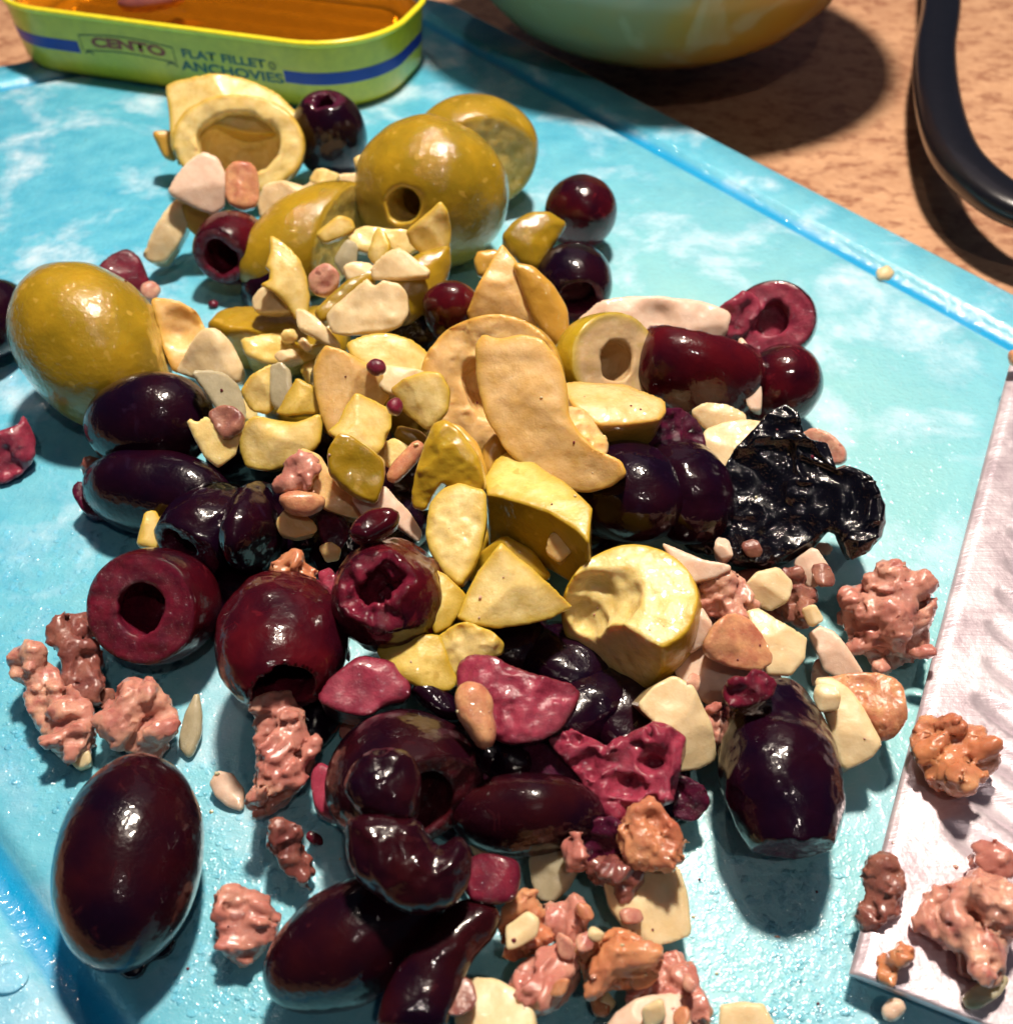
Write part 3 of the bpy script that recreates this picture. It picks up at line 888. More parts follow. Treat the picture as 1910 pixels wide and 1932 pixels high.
slab('g','L','c',2.3,1.0,.3,1,'thick cream olive chunk with a jagged upper edge in the upper pile','613,597 630,572 655,552 680,535 690,527 698,537 706,542 722,531 745,536 760,556 768,588 752,612 715,626 660,632 628,622',amp=.05,up=.2)
slab('g','G','s',1.9,.5,.1,0,'golden olive strip running up behind the thick cream chunk','596,588 622,562 660,530 690,510 712,516 700,534 660,556 630,590 606,606',up=.4)
slab('g','L','a',2.2,.3,.1,1,'small cream crumb of olive left of the white triangular flake','650,502 668,494 695,496 708,508 688,528 658,527')
slab('l','T','a',1.6,.3,.05,1,'greyish translucent garlic scrap in the gap above the thick cream chunk','632,490 655,455 672,462 668,500 648,518',up=.5)
slab('g','C','c',2.2,.28,.05,1,'leaf-shaped olive slice with a ragged left edge standing at the left of the upper pile','512,437 528,446 548,468 565,495 577,525 583,560 578,595 560,600 545,575 520,548 497,535 512,528 513,508 505,500 514,470',sm=0,k=.03,amp=.02,up=.1)
slab('g','L','a',1.7,.5,.2,1,'cream nugget of olive at the foot of the ragged leaf-shaped slice','477,561 490,548 515,544 545,547 562,560 556,582 530,589 500,585 480,578',amp=.04)
slab('a','A','a',2.1,.4,.12,2,'small coral anchovy bit between the leaf-shaped slice and the thick cream chunk','584,522 600,506 616,502 632,516 634,535 612,552 592,546',amp=.04)
slab('g','L','c',1.9,.25,.05,1,'narrow cream sliver slanting down to the right below the cream nugget','557,580 575,585 600,606 622,628 642,655 615,645 590,630 565,617',k=.02)
slab('g','G','s',1.1,1.1,.3,1,'green olive quarter with golden skin top left of the pile centre','392,622 415,598 450,582 500,580 550,585 592,603 617,640 580,652 520,640 470,630 430,635',up=.9,n=(-.1,-.15,1))
slab('g','G','a',1.0,1.0,.1,0,'cut olive side in the shade beneath the golden skinned quarter','455,640 520,630 580,645 612,644 590,672 545,686 500,684 465,668',up=.1)
# ---- left group
olive('G','G',172,650,1.45,(1.30,1.26,1.64),(.45,-.45,-.42),'biggest whole green olive at the left edge of the pile',amp=.03,cell=3,cuts=[((.88,.15,.1),1.25)])
slab('g','P','c',1.5,.8,.05,1,'peach olive half with an orange hollow tucked behind the biggest green olive','285,560 335,568 372,590 392,640 372,690 330,700 312,660 300,610',dents=[(345,620,30,.3)],amp=.03)
slab('g','L','a',1.7,.8,.15,1,'cream angular olive chunk between the biggest green olive and the pile','325,697 352,662 385,625 408,624 437,652 457,692 450,722 405,716 350,705',amp=.03)
olive('K','K',285,797,1.25,(.86,.86,1.12),(1,.05,.12),'glossy near-black whole olive lying below the biggest green olive',amp=.02)
slab('l','T','a',1.95,.35,.08,0,'translucent grey-green garlic slice capping the right end of the near-black whole olive','366,703 395,700 425,706 450,730 462,772 456,815 430,800 405,760 385,728',amp=.01)
slab('g','C','a',2.25,.2,.03,0,'flat pale yellow olive flake at the right end of the near-black whole olive','359,796 372,803 388,790 408,800 456,808 440,855 412,876 390,858 372,826',k=.02,sm=0)
slab('k','N','a',2.45,.3,.12,1,'reddish brown olive crumb sitting on the flat pale yellow flake','390,778 408,768 435,768 458,786 455,808 428,826 408,806',amp=.04)
slab('g','C','c',1.8,.7,.08,2,'yellow olive chip leaning upright right of the translucent garlic slice','453,738 475,708 512,688 520,712 524,752 505,778 475,772')
slab('l','T','a',1.9,.4,.1,1,'upright translucent garlic sliver behind the yellow olive chip','514,690 530,686 546,702 548,740 530,772 516,760 512,720')
slab('g','G','c',2.1,.7,.08,2,'triangular green olive chip with a bright face left of the centre','521,776 540,745 560,714 588,730 607,756 604,775 570,778 540,782',sm=0)
slab('g','C','c',1.7,1.3,.1,1,'broad yellow olive crescent below the triangular green chip','456,800 480,788 520,792 560,800 602,782 606,800 598,835 560,868 500,885 462,878 450,845',dents=[(520,785,26,.15)],up=.5)
slab('a','N','a',.5,.5,.15,2,'brownish pink anchovy bit under the left end of the near-black whole olive','158,872 185,856 205,885 206,935 180,955 160,920',lumps=5)
slab('k','K','a',.5,.5,.25,1,'dark purple olive flap at the left foot of the near-black whole olive','140,930 150,912 175,925 215,940 225,968 190,972 162,968')
olive('K','K',300,930,.75,(.75,.7,1.35),(1,-.25,.05),'dark olive in deep shade under the glossy near-black whole one',amp=.04)
slab('g','C','c',1.0,.4,.1,1,'small yellow olive tip poking up above the purple olive ring','262,1027 268,1000 275,968 292,964 306,990 310,1028 290,1034')
olive('K','K',396,1000,1.0,(.75,.7,.95),(-.5,-.8,.2),'wrinkled dark purple olive left of the pile centre, above the ring',amp=.03,ridge=.05,cuts=[((-.35,-.9,.1),.62)],hole=.28,rag=.15)
olive('K','K',480,990,1.2,(.45,.7,1.15),(.05,.7,-.45),'narrow dark olive strip standing right of the wrinkled purple olive',amp=.03,ridge=.05)
# ---- lower left
olive('K','R',292,1143,1.0,(.93,.88,1.0),(-.18,-.72,.70),'purple olive ring at the left with a large dark round hole facing the camera',cuts=[((-.18,-.72,.70),.42)],hole=.36,pit=(.42,.42,.75),rag=.07)
slab('a','A','a',.55,.5,.25,1,'ragged pink anchovy heap left of the purple olive ring','25,1215 55,1225 95,1240 120,1275 128,1310 165,1330 182,1370 178,1410 140,1440 105,1430 75,1385 60,1330 30,1275',lumps=16,ridge=.1,up=.6)
slab('a','N','a',.6,.6,.2,1,'brownish anchovy lump behind the ragged pink heap, touching the purple ring','90,1180 125,1158 162,1150 185,1210 192,1270 190,1330 155,1325 128,1290 110,1235',lumps=10,ridge=.1,up=.6)
slab('a','A','a',.5,.5,.25,1,'pink anchovy lump just above the lone whole purple olive','178,1350 190,1330 225,1308 240,1285 280,1280 310,1300 320,1340 336,1385 312,1405 292,1436 250,1420 205,1402',lumps=12,ridge=.1,up=.6)
slab('l','L','a',.3,.25,.12,0,'tiny cream garlic bead beside the anchovy above the lone whole purple olive','130,1428 145,1412 165,1420 168,1438 148,1446',up=.6)
slab('l','T','a',.25,.2,.08,0,'translucent garlic sliver on the board between the ring and the whole red olive','342,1405 352,1350 372,1308 378,1345 375,1385 358,1425',up=.8)
slab('l','Q','a',.2,.15,.07,0,'small tan fleck on the blue board right of the lone whole purple olive','396,1478 410,1456 438,1460 458,1490 455,1525 432,1518 408,1500',up=.9,amp=.03)
olive('K','B',246,1618,.90,(.86,.86,1.30),(.10,-1,-.12),'lone whole purple olive lying at the lower left with several small highlights',amp=.012,cell=2.6)
slab('k','K','s',.16,.1,.06,1,'dark frayed olive skin flap under the foot of the lone whole purple olive','190,1765 250,1790 330,1770 315,1800 278,1808 262,1838 236,1838 210,1805',up=1.5)
slab('a','A','a',.4,.38,.22,0,'lone knobbly anchovy lump on the wet board at the lower left','406,1722 416,1690 440,1675 464,1690 490,1700 514,1712 517,1750 492,1790 458,1814 428,1800 410,1770',lumps=12,up=.5)
olive('K','R',537,1205,1.45,(.90,.80,1.18),(.15,-.85,.15),'large wine-red olive left of centre with its cut mouth facing down',cuts=[((.12,-.9,-.35),.93)],pit=(.5,.45,.9),hole=.38,amp=.035,ridge=.03)
slab('a','O','a',1.7,.5,.12,1,'orange anchovy shred above the large wine-red olive','506,1082 530,1058 556,1042 578,1062 600,1070 592,1092 560,1102 528,1090',lumps=4)
slab('k','F','a',1.5,.6,.15,2,'torn crimson flesh on the right shoulder of the large wine-red olive','592,1072 620,1058 642,1100 652,1160 655,1235 636,1200 622,1140',amp=.06,ridge=.08)
slab('a','A','a',1.1,.8,.2,2,'long pale anchovy strip hanging below the mouth of the wine-red olive','474,1315 500,1300 535,1306 562,1330 574,1372 600,1402 592,1445 572,1480 545,1512 500,1535 465,1547 470,1490 482,1430 476,1370',lumps=10,ridge=.08,up=.25)
olive('K','R',735,1120,1.75,(.82,.8,1.0),(-.05,-.5,.85),'pitted crimson olive with a torn puckered mouth near the centre',cuts=[((-.05,-.6,.85),.78)],hole=.26,rag=.3,amp=.04,ridge=.04)
slab('k','R','s',2.7,.25,.12,0,'loose crimson skin flap on top of the puckered pitted olive','660,1010 672,985 700,965 735,962 753,970 748,990 720,1005 690,1022',up=.6)
slab('k','K','a',1.4,.5,.15,2,'shredded purple flesh between the anchovy lumps and the puckered olive','598,962 622,955 648,975 662,1002 640,1032 612,1020',amp=.06,ridge=.1)
slab('k','F','c',1.55,.9,.1,1,'pink cut olive wedge with a glistening face below the puckered olive','600,1318 618,1292 650,1262 682,1241 716,1248 745,1262 769,1292 766,1316 728,1322 692,1346 660,1340 640,1335',up=.5,amp=.03)
slab('k','F','a',.9,.5,.1,1,'narrow pink sliver at the left side of the big dark olive ring','590,1465 600,1438 622,1462 645,1505 655,1548 630,1545 602,1528',amp=.03)
slab('a','N','a',.6,.5,.2,1,'dull brownish anchovy lump in the shade left of the front olives','505,1545 535,1552 565,1575 590,1612 602,1650 575,1672 535,1640 512,1595',lumps=6,up=.3)
# ---- lower middle purple olives
olive('K','B',765,1470,1.25,(.98,.75,1.05),(.45,-.75,.3),'big dark purple olive ring at the lower middle, its curved back uppermost',hole=.42,holes=(1,1),cuts=[((.45,-.75,.3),.55)],amp=.03)
slab('k','B','s',2.25,.6,.3,0,'brown-purple knob bent over the front of the big dark ring','652,1490 668,1448 695,1422 738,1414 772,1430 786,1470 782,1518 768,1545 725,1545 680,1535',up=.2,amp=.03,ridge=.05)
slab('k','B','s',1.95,.8,.35,0,'brown-purple crescent curling under the knob at the front of the pile','650,1548 690,1538 740,1540 790,1548 805,1580 830,1602 865,1578 886,1610 882,1660 850,1705 795,1722 735,1700 685,1662 658,1610',up=.2,amp=.035,ridge=.05)
olive('K','B',672,1775,.80,(.68,.64,1.12),(.95,.5,.1),'brown-purple whole olive lying low at the bottom of the pile',amp=.02)
slab('k','B','s',1.1,.8,.25,0,'long dark curl of olive running off the bottom edge of the picture','712,1945 728,1880 762,1810 805,1755 855,1708 905,1698 938,1722 930,1762 895,1795 872,1830 850,1890 835,1950',up=.4,amp=.03)
slab('k','R','c',1.45,.5,.08,1,'small wine-coloured olive cube right of the front crescent','880,1642 898,1610 940,1618 976,1626 977,1660 968,1695 925,1700 886,1690',up=.6)
slab('k','F','c',1.6,.55,.08,1,'broad pink flat olive slice below the centre','865,1252 890,1238 925,1240 962,1256 1010,1272 1090,1296 1086,1330 1055,1372 1010,1396 955,1402 915,1378 885,1345 866,1305',amp=.035,ridge=.06,up=.4)
slab('a','O','a',2.0,.4,.2,0,'smooth orange anchovy pod lying on the left side of the broad pink slice','862,1318 868,1298 885,1290 908,1298 924,1325 922,1352 930,1372 928,1402 908,1410 886,1378 866,1350',amp=.03)
slab('k','K','s',1.2,.6,.25,0,'dark olive strip squeezed between the yellow chunks and the big dark ring','775,1300 810,1290 850,1315 868,1350 840,1352 800,1330')
olive('K','B',1000,1540,.9,(.62,.5,1.0),(1,.02,-.08),'dark olive with a brown back lying below the broad pink slice',amp=.03)
slab('k','F','a',1.25,.7,.2,2,'shredded magenta olive flesh right of the lower middle','1042,1395 1075,1372 1110,1395 1145,1420 1165,1400 1200,1375 1232,1360 1262,1375 1284,1392 1280,1450 1268,1510 1225,1530 1200,1560 1150,1550 1120,1490 1075,1440',amp=.08,ridge=.22,sm=0,up=.2)
slab('k','K','a',.7,.5,.2,1,'small purple scrap on the board right of the shredded magenta flesh','1268,1470 1290,1472 1325,1488 1331,1515 1308,1542 1272,1532',amp=.06,ridge=.1)
slab('a','O','a',1.3,.5,.2,1,'bright orange anchovy tuft on the large bottom garlic piece','1160,1575 1188,1535 1208,1515 1226,1507 1242,1522 1255,1548 1290,1580 1297,1605 1270,1632 1235,1642 1190,1620',lumps=8,ridge=.1,amp=.06)
slab('l','L','c',.75,.7,.1,1,'large cream garlic piece on the board at the bottom right of the pile','1142,1665 1180,1640 1230,1628 1285,1632 1300,1680 1308,1760 1272,1772 1228,1780 1180,1748 1152,1708',up=.5,amp=.015)
slab('l','T','a',.7,.6,.15,1,'dull garlic chunk right of the small wine-coloured cube','1000,1622 1022,1588 1058,1578 1082,1600 1086,1640 1068,1675 1042,1700 1018,1695 1004,1665')
slab('l','T','a',.8,.5,.12,0,'thin grey garlic sliver between the front crescent and the dark brown-backed olive','876,1540 892,1532 912,1560 928,1605 920,1628 896,1612 882,1580')
slab('a','A','a',1.1,.4,.15,1,'small coral anchovy bit above the dull garlic chunk','1062,1592 1085,1583 1108,1600 1112,1630 1095,1645 1070,1625',lumps=3)
slab('a','N','a',.9,.5,.2,1,'brown anchovy smear at the left edge of the large bottom garlic piece','1085,1630 1125,1625 1160,1622 1205,1640 1205,1668 1182,1700 1150,1678 1105,1662',lumps=6,ridge=.1)
slab('k','K','a',1.0,.8,.2,1,'dark purple olive shred under the bright orange tuft','1100,1560 1140,1545 1175,1570 1170,1620 1125,1640 1098,1605',amp=.06,ridge=.1)
slab('a','O','a',.75,.5,.15,1,'orange anchovy patch holding a garlic bit at the bottom middle','942,1712 958,1694 1000,1690 1022,1705 1026,1740 1040,1775 1010,1800 965,1805 942,1770',lumps=7,ridge=.08)
slab('l','L','c',1.15,.25,.05,1,'tiny yellowish garlic bit stuck on the orange anchovy patch','955,1748 975,1735 995,1722 1012,1735 1008,1762 980,1782 958,1790')
slab('a','A','a',.65,.5,.18,1,'pink anchovy lump right of the orange anchovy patch','1035,1715 1065,1700 1098,1697 1110,1735 1104,1775 1062,1785 1032,1765',lumps=6,ridge=.08)
slab('a','A','a',.65,.55,.28,1,'rounded pink anchovy mound at the bottom middle','965,1838 985,1815 1030,1800 1060,1780 1105,1790 1115,1830 1085,1880 1045,1908 1005,1912 970,1885',lumps=7)
slab('a','O','a',.75,.5,.25,1,'plump orange anchovy curl right of the rounded pink mound','1068,1790 1110,1765 1175,1764 1225,1775 1240,1805 1225,1835 1190,1850 1160,1860 1120,1890 1098,1870 1100,1830',lumps=10,ridge=.06)
slab('a','A','a',.5,.4,.2,1,'pink anchovy strip running off the bottom of the picture','1180,1855 1230,1830 1272,1800 1292,1812 1312,1858 1335,1925 1330,1950 1270,1945 1225,1905 1190,1885',lumps=12,ridge=.08)
slab('l','L','a',.8,.8,.3,0,'round cream garlic end at the bottom edge beside the dark curl','862,1862 892,1848 935,1852 975,1875 1002,1910 1008,1950 868,1950 860,1905')
slab('k','N','a',1.1,.5,.15,1,'small red-brown crumb in front of the dark curl at the bottom edge','828,1890 845,1865 868,1848 882,1858 890,1892 865,1912 840,1910',amp=.05)
slab('l','Q','c',.75,.5,.1,1,'pinkish garlic wedge at the bottom edge below the pink anchovy strip','1140,1950 1165,1915 1200,1892 1262,1872 1292,1872 1296,1910 1302,1950',sm=0)
slab('l','L','c',.45,.4,.05,0,'pale garlic block cut by the bottom edge of the picture','1358,1950 1362,1900 1400,1895 1435,1900 1462,1950',sm=0)
# ---- centre
slab('g','P','c',2.2,1.2,.12,2,'tall peach olive wedge left of centre','596,695 604,668 616,650 640,660 680,685 722,708 738,745 720,770 690,760 668,790 645,815 625,822 608,778 598,735',up=.2)
slab('g','C','c',2.45,.6,.08,1,'cream olive block leaning on the tall peach wedge','622,812 640,798 655,765 672,742 705,752 738,768 738,800 722,838 705,862 668,845 645,830',up=.3,sm=0)
slab('g','G','s',2.5,.45,.14,1,'dark golden five-sided olive chip below the cream block','620,852 638,822 660,826 692,848 720,872 722,905 708,948 678,938 642,915 622,892',up=.1,n=(0,-.8,.6))
slab('g','C','c',1.95,.5,.05,1,'broad olive plate with a glistening cut face above the centre','655,648 690,633 735,630 775,645 812,668 832,698 790,704 745,706 700,695 665,672',amp=.02,up=.6)
slab('g','L','c',2.15,.35,.05,1,'bright cream slice below the broad glistening plate','688,690 730,692 775,698 822,708 790,722 758,745 728,738 700,715',k=.02,up=.6)
slab('g','C','c',2.5,.3,.06,0,'smooth yellow olive flake with a torn lower left edge at the centre left','735,735 762,718 800,705 828,706 844,735 840,775 820,800 805,808 782,790 762,775 752,752',up=.2,k=.03)
slab('k','R','a',2.55,.12,.08,0,'dark red crumb on the bright cream slice','692,690 706,679 722,684 726,698 708,705')
slab('k','R','a',2.75,.12,.08,0,'dark red crumb between the cream block and the yellow flake','732,762 748,752 757,762 752,778 738,775')
olive('G','P',930,725,1.75,(1.25,1.2,1.2),(-.2,-.75,.65),'large peach olive half with a rough pit hollow, behind the big crescent',cuts=[((-.2,-.75,.65),.22)],pit=(.5,.6,.6),rag=.12,amp=.03)
slab('g','P','c',2.85,.4,.10,0,'big smooth peach crescent slice lying across the centre of the pile','900,655 912,634 940,642 980,632 1020,642 1052,682 1066,735 1066,785 1090,822 1122,852 1168,872 1178,893 1150,915 1105,926 1050,920 1000,894 952,846 918,785 900,710',up=.45,amp=.02)
slab('g','P','a',2.45,.7,.12,1,'rough pinkish pit flesh right of the big crescent','1050,775 1085,765 1112,785 1135,815 1142,845 1125,872 1095,862 1070,832',amp=.06,ridge=.12)
slab('g','P','c',2.45,.9,.08,1,'rosy topped olive wedge right of the big crescent','1060,722 1100,712 1150,712 1195,722 1250,758 1252,778 1240,792 1180,800 1128,800 1085,772',n=(.05,-.1,1),amp=.02)
slab('g','P','c',2.4,.8,.1,2,'tall standing peach wedge with a sharp tip above the centre','884,588 900,548 930,492 950,458 962,475 985,515 1005,560 1020,612 985,612 940,602 895,608',up=.1,sm=0)
slab('g','P','s',2.1,.8,.12,0,'orange-brown olive segment behind the tall standing peach wedge','968,498 1005,505 1040,540 1066,585 1070,625 1062,665 1035,640 1010,600 990,555',up=.1)
slab('g','G','s',1.7,.5,.2,0,'shiny green olive skin segment above the tall standing peach wedge','948,445 970,420 1000,403 1035,402 1066,422 1050,450 1012,508 985,500 962,475',up=.3)
slab('g','P','s',1.7,.5,.08,0,'small orange olive corner left of the shiny green skin segment','896,492 902,476 930,474 950,480 942,510 905,522')
olive('K','R',1095,400,.95,(.80,.78,.88),(.2,-.5,.6),'round purple-red olive at the upper right, farthest of the pair',amp=.025)
olive('K','K',1082,530,1.0,(.80,.78,.95),(.05,-.85,.1),'purple olive with a dark mouth below the round purple-red one',cuts=[((.1,-.95,-.1),.72)],hole=.4,amp=.02,rag=.08)
olive('K','R',858,585,1.6,(.58,.6,.78),(0,-.4,.8),'small red olive lump with wet sparkle left of the tall standing wedge',amp=.05)
slab('l','Q','c',1.2,1.1,.1,1,'wide pale pink garlic slab behind the green half ring at the right','1058,645 1090,605 1130,572 1190,560 1250,560 1320,570 1378,590 1370,630 1320,660 1250,690 1170,690 1090,680',up=.6,dents=[(1240,600,30,.12)],amp=.02)
olive('G','H',1146,682,1.7,(.95,.85,1.0),(.45,-.62,.55),'green olive half ring with a beige cut face right of centre',cuts=[((.45,-.62,.55),.30),((-.2,-.6,-.9),.62)],pit=(.38,.38,.6),hole=.3,rag=.05)
olive('K','F',1456,605,1.1,(.85,.78,.85),(-.25,-.68,.65),'crimson olive ring with a dark hole at the far right of the pile',cuts=[((-.25,-.68,.65),.35)],hole=.32,rag=.1)
slab('k','F','a',1.35,.5,.15,1,'torn crimson strip joining the far right ring to the dark red olive','1338,600 1370,572 1410,550 1430,565 1415,610 1390,640 1352,632',amp=.06,ridge=.1)
olive('K','R',1318,700,1.35,(1.15,.85,.82),(.3,.2,.9),'broad dark red olive half at the right of the pile',amp=.03,cuts=[((.2,.6,.75),.62)],rag=.12,p4=True)
olive('K','R',1470,725,.95,(.70,.72,.8),(.2,-.2,.8),'red olive lump below the far right crimson ring',amp=.04)
slab('l','Q','a',1.55,.4,.06,0,'thin pinkish garlic strip between the dark red half and the red lump','1395,640 1408,655 1420,690 1432,735 1432,772 1414,768 1402,720')
slab('k','K','a',1.9,.6,.2,2,'dark torn olive corner left of the garlic by the black olive','1198,795 1225,772 1265,764 1310,780 1332,808 1336,860 1310,868 1270,850 1225,845',amp=.05,ridge=.1)
olive('K','K',1180,925,1.4,(.85,.8,1.1),(.5,-.7,.3),'deep purple olive under the tip of the big crescent',amp=.03,cell=3)
olive('K','K',1285,925,1.35,(.75,.8,1.0),(.3,-.8,.1),'deep purple olive left of the wrinkled black one',amp=.04,ridge=.04)
slab('l','L','a',1.5,.5,.1,1,'curved cream garlic bit above the wrinkled black olive','1306,778 1330,764 1370,765 1402,782 1405,802 1370,800 1332,808',amp=.03)
slab('l','L','c',1.6,.8,.08,1,'cream garlic block tucked against the left side of the wrinkled black olive','1330,812 1368,795 1410,785 1455,790 1428,830 1390,870 1362,915 1342,905 1332,862')
# wrinkled black olive
slab('b','W','a',1.75,1.2,.6,1,'shiny wrinkled black olive, torn open, at the right of the pile','1345,975 1352,915 1388,860 1428,808 1452,782 1482,766 1505,785 1518,825 1530,835 1560,842 1568,870 1572,898 1600,888 1640,905 1668,955 1662,1012 1630,1040 1598,1056 1592,1030 1580,1005 1560,998 1530,1030 1490,1055 1440,1078 1400,1068 1350,1052 1300,1038 1276,1012 1296,980',sm=0,amp=.05,ridge=.22,rsc=(1.1,2.0,1.6),slope=.35,cell=2.4,up=.3,taper=.1,grow=.05)
slab('a','A','a',1.0,.6,.2,1,'pink anchovy sliver behind the wrinkled black olive','1508,825 1535,810 1568,822 1592,850 1590,872 1560,872 1530,850',up=.1)
# ---- centre lower
slab('g','G','c',2.3,1.2,.05,0,'thick olive block with a bright top and shaded golden side at the centre','917,902 938,868 955,855 1005,874 1058,912 1112,958 1108,1008 1085,990 1040,962 990,948 950,935 922,930',n=(-.05,.05,1),sm=0,taper=-.02,k=.03)
slab('g','P','a',1.9,.5,.12,1,'pale olive corner with a dark speck below the thick bright-topped block','1038,1008 1070,995 1102,998 1106,1018 1080,1035 1052,1055 1030,1040')
slab('g','C','c',2.0,1.0,.08,2,'cream pyramid-shaped olive piece left of the C-shaped half','870,1160 885,1118 905,1080 945,1028 980,1055 1022,1092 1086,1140 1045,1162 1000,1172 945,1180 895,1172',up=.3,sm=0)
olive('G','C',1188,1165,1.3,(.98,.96,1.2),(.05,-.12,1),'C-shaped green olive half with an open pit hollow, right of centre',cuts=[((-.12,-.16,1),.55),((-.62,-.78,.05),.50)],dig=[(1158,1108,2.0,.46),(1122,1125,1.75,.42),(1102,1165,1.4,.34)],rag=.05,cell=2.6)
slab('g','C','c',2.25,.35,.06,0,'leaf-shaped yellow olive slice with a sparkling face below the folded one','806,1000 812,950 838,925 868,915 912,928 915,975 905,1030 888,1068 865,1100 838,1075 815,1040',up=.3,k=.03,amp=.025,ridge=.03)
slab('g','C','s',2.6,.5,.15,1,'folded olive leaf with a ridge, just above the sparkling leaf-shaped slice','778,955 782,905 800,850 818,802 840,795 868,820 898,862 910,915 895,935 862,925 832,905 812,930 795,962',up=.15,ridge=.05)
slab('g','P','s',2.35,.3,.08,0,'thin pink-edged olive sliver behind the folded leaf','846,800 870,808 900,842 916,885 914,925 900,900 880,850')
slab('a','O','a',2.0,.2,.1,0,'thin orange anchovy strip in the gap left of the folded leaf','732,902 742,880 765,855 785,835 797,842 790,862 765,888 745,908',amp=.02)
slab('g','C','a',1.7,.5,.1,1,'small cream cube in the gap below the cream olive block','715,838 740,828 765,842 762,868 738,882 718,868',sm=0)
slab('g','G','s',1.6,.6,.1,0,'shaded olive piece in the gap below the yellow flake','752,805 790,815 810,835 790,850 760,838 745,822')
slab('g','P','s',2.0,.8,.1,0,'brown-gold olive strip under the lower edge of the big crescent','912,845 935,820 962,850 992,880 985,905 950,870 925,905 912,885')
slab('g','P','a',2.0,.9,.2,1,'peach olive piece left of the five-sided dark chip','545,880 570,850 600,862 620,895 655,925 700,945 712,958 690,972 650,965 605,950 575,920',up=.3)
slab('a','A','a',2.25,.4,.18,0,'rounded pink anchovy knob on the left end of the peach olive piece','520,905 535,875 560,848 588,852 602,872 598,900 575,920 545,932 524,928',lumps=4)
slab('a','O','a',2.0,.35,.15,0,'orange-pink anchovy pod under the rounded pink knob','528,940 550,930 590,932 612,942 608,958 580,972 545,965')
slab('g','P','a',1.7,.5,.12,1,'small cream wedge below the orange-pink anchovy pod','524,982 540,964 565,968 590,985 596,1000 560,1008 530,1000')
slab('l','Q','c',1.9,.4,.05,1,'flat pinkish white piece above the puckered crimson olive','664,938 695,925 725,920 745,945 770,968 795,1000 790,1018 755,992 720,970 685,972',up=.6,k=.02)
slab('g','G','c',1.9,.5,.08,1,'small yellow olive triangle between the puckered crimson olive and the cream pyramid','815,1080 838,1090 878,1124 868,1150 845,1178 822,1190 812,1165',sm=0)
slab('g','G','c',1.6,.8,.1,2,'yellow olive chunk with pointed left end above the pink wedge','712,1222 745,1210 790,1203 828,1200 845,1250 866,1285 845,1302 800,1298 755,1275 728,1255',up=.4)
slab('g','C','c',1.65,.6,.08,2,'rough cream-yellow olive cube right of the pointed yellow chunk','818,1212 850,1195 885,1184 925,1195 948,1215 945,1240 905,1245 870,1262 852,1285 838,1250',amp=.05,ridge=.06)
slab('g','C','s',1.3,.8,.15,1,'shaded yellow-green olive piece under the cream pyramid','880,1085 905,1045 950,1012 1000,1040 1040,1090 985,1100 920,1120')
# ---- right group
slab('l','Q','c',1.9,.25,.04,0,'flat pale pink flake right of the C-shaped half, below the black olive','1252,1028 1285,1042 1325,1060 1372,1070 1345,1085 1292,1098 1275,1065',up=.4,k=.02,sm=0)
slab('a','A','a',1.5,.7,.2,1,'coral anchovy tuft below the flat pale pink flake','1298,1125 1325,1098 1368,1078 1405,1102 1428,1140 1410,1165 1360,1168 1318,1155',lumps=8,ridge=.1)
slab('l','L','a',1.3,.6,.2,1,'shiny garlic tip under the wrinkled black olive','1408,1105 1430,1080 1468,1070 1492,1100 1482,1132 1452,1152 1424,1140')
slab('a','N','a',1.0,.6,.2,1,'brown anchovy crumbs between the shiny garlic tip and the right garlic bits','1470,1075 1505,1070 1530,1110 1545,1140 1520,1182 1490,1165 1460,1150',lumps=8,ridge=.1)
slab('l','Q','a',1.0,.5,.1,1,'pinkish garlic bit under the right end of the wrinkled black olive','1500,1058 1535,1036 1562,1070 1560,1095 1528,1108 1508,1090')
slab('a','O','a',1.8,.7,.2,2,'dark orange faceted anchovy chunk right of the C-shaped half','1325,1222 1345,1185 1378,1160 1415,1170 1440,1205 1458,1245 1425,1258 1375,1252 1340,1242',amp=.04)
slab('l','L','c',1.5,.6,.06,1,'cream garlic plate right of the dark orange anchovy chunk','1412,1150 1432,1145 1465,1172 1516,1205 1512,1240 1488,1270 1450,1268 1432,1212',up=.3,sm=0)
slab('l','Q','c',1.2,.8,.08,1,'large pale garlic piece under the dark orange anchovy chunk','1262,1245 1300,1212 1345,1195 1395,1250 1455,1262 1480,1285 1400,1310 1345,1330 1295,1300',up=.5)
slab('l','Q','a',1.55,.5,.1,0,'small pink garlic piece wedged against the C-shaped half','1296,1160 1320,1150 1338,1180 1320,1215 1298,1228')
slab('l','L','c',1.1,.9,.1,1,'long cream garlic piece left of the upright black-purple olive','1208,1330 1240,1295 1275,1276 1308,1300 1335,1360 1354,1432 1320,1450 1278,1455 1285,1400 1240,1362',up=.3)
slab('a','A','a',.9,.6,.15,1,'pink anchovy crumbs left of the upright black-purple olive','1315,1345 1345,1330 1368,1345 1362,1390 1345,1412 1328,1380',lumps=4)
olive('K','K',1470,1445,.95,(.80,.80,1.50),(-.06,-.95,.12),'upright black-purple olive with a red top, nearest whole one on the right',amp=.045,ridge=.03,cuts=[((-.1,.95,.3),1.10),((-.05,-.95,-.2),1.12)],rag=.12,cell=2.8)
slab('k','R','a',2.0,.4,.1,1,'small crimson tatter on the upper left corner of the black-purple olive','1366,1305 1382,1288 1412,1290 1432,1268 1462,1285 1450,1308 1405,1325 1378,1330',amp=.06,ridge=.1)
slab('l','L','c',1.0,.8,.08,1,'large cream garlic wedge right of the black-purple olive','1538,1282 1568,1280 1600,1302 1635,1352 1658,1402 1640,1428 1592,1450 1572,1390 1552,1330',up=.4)
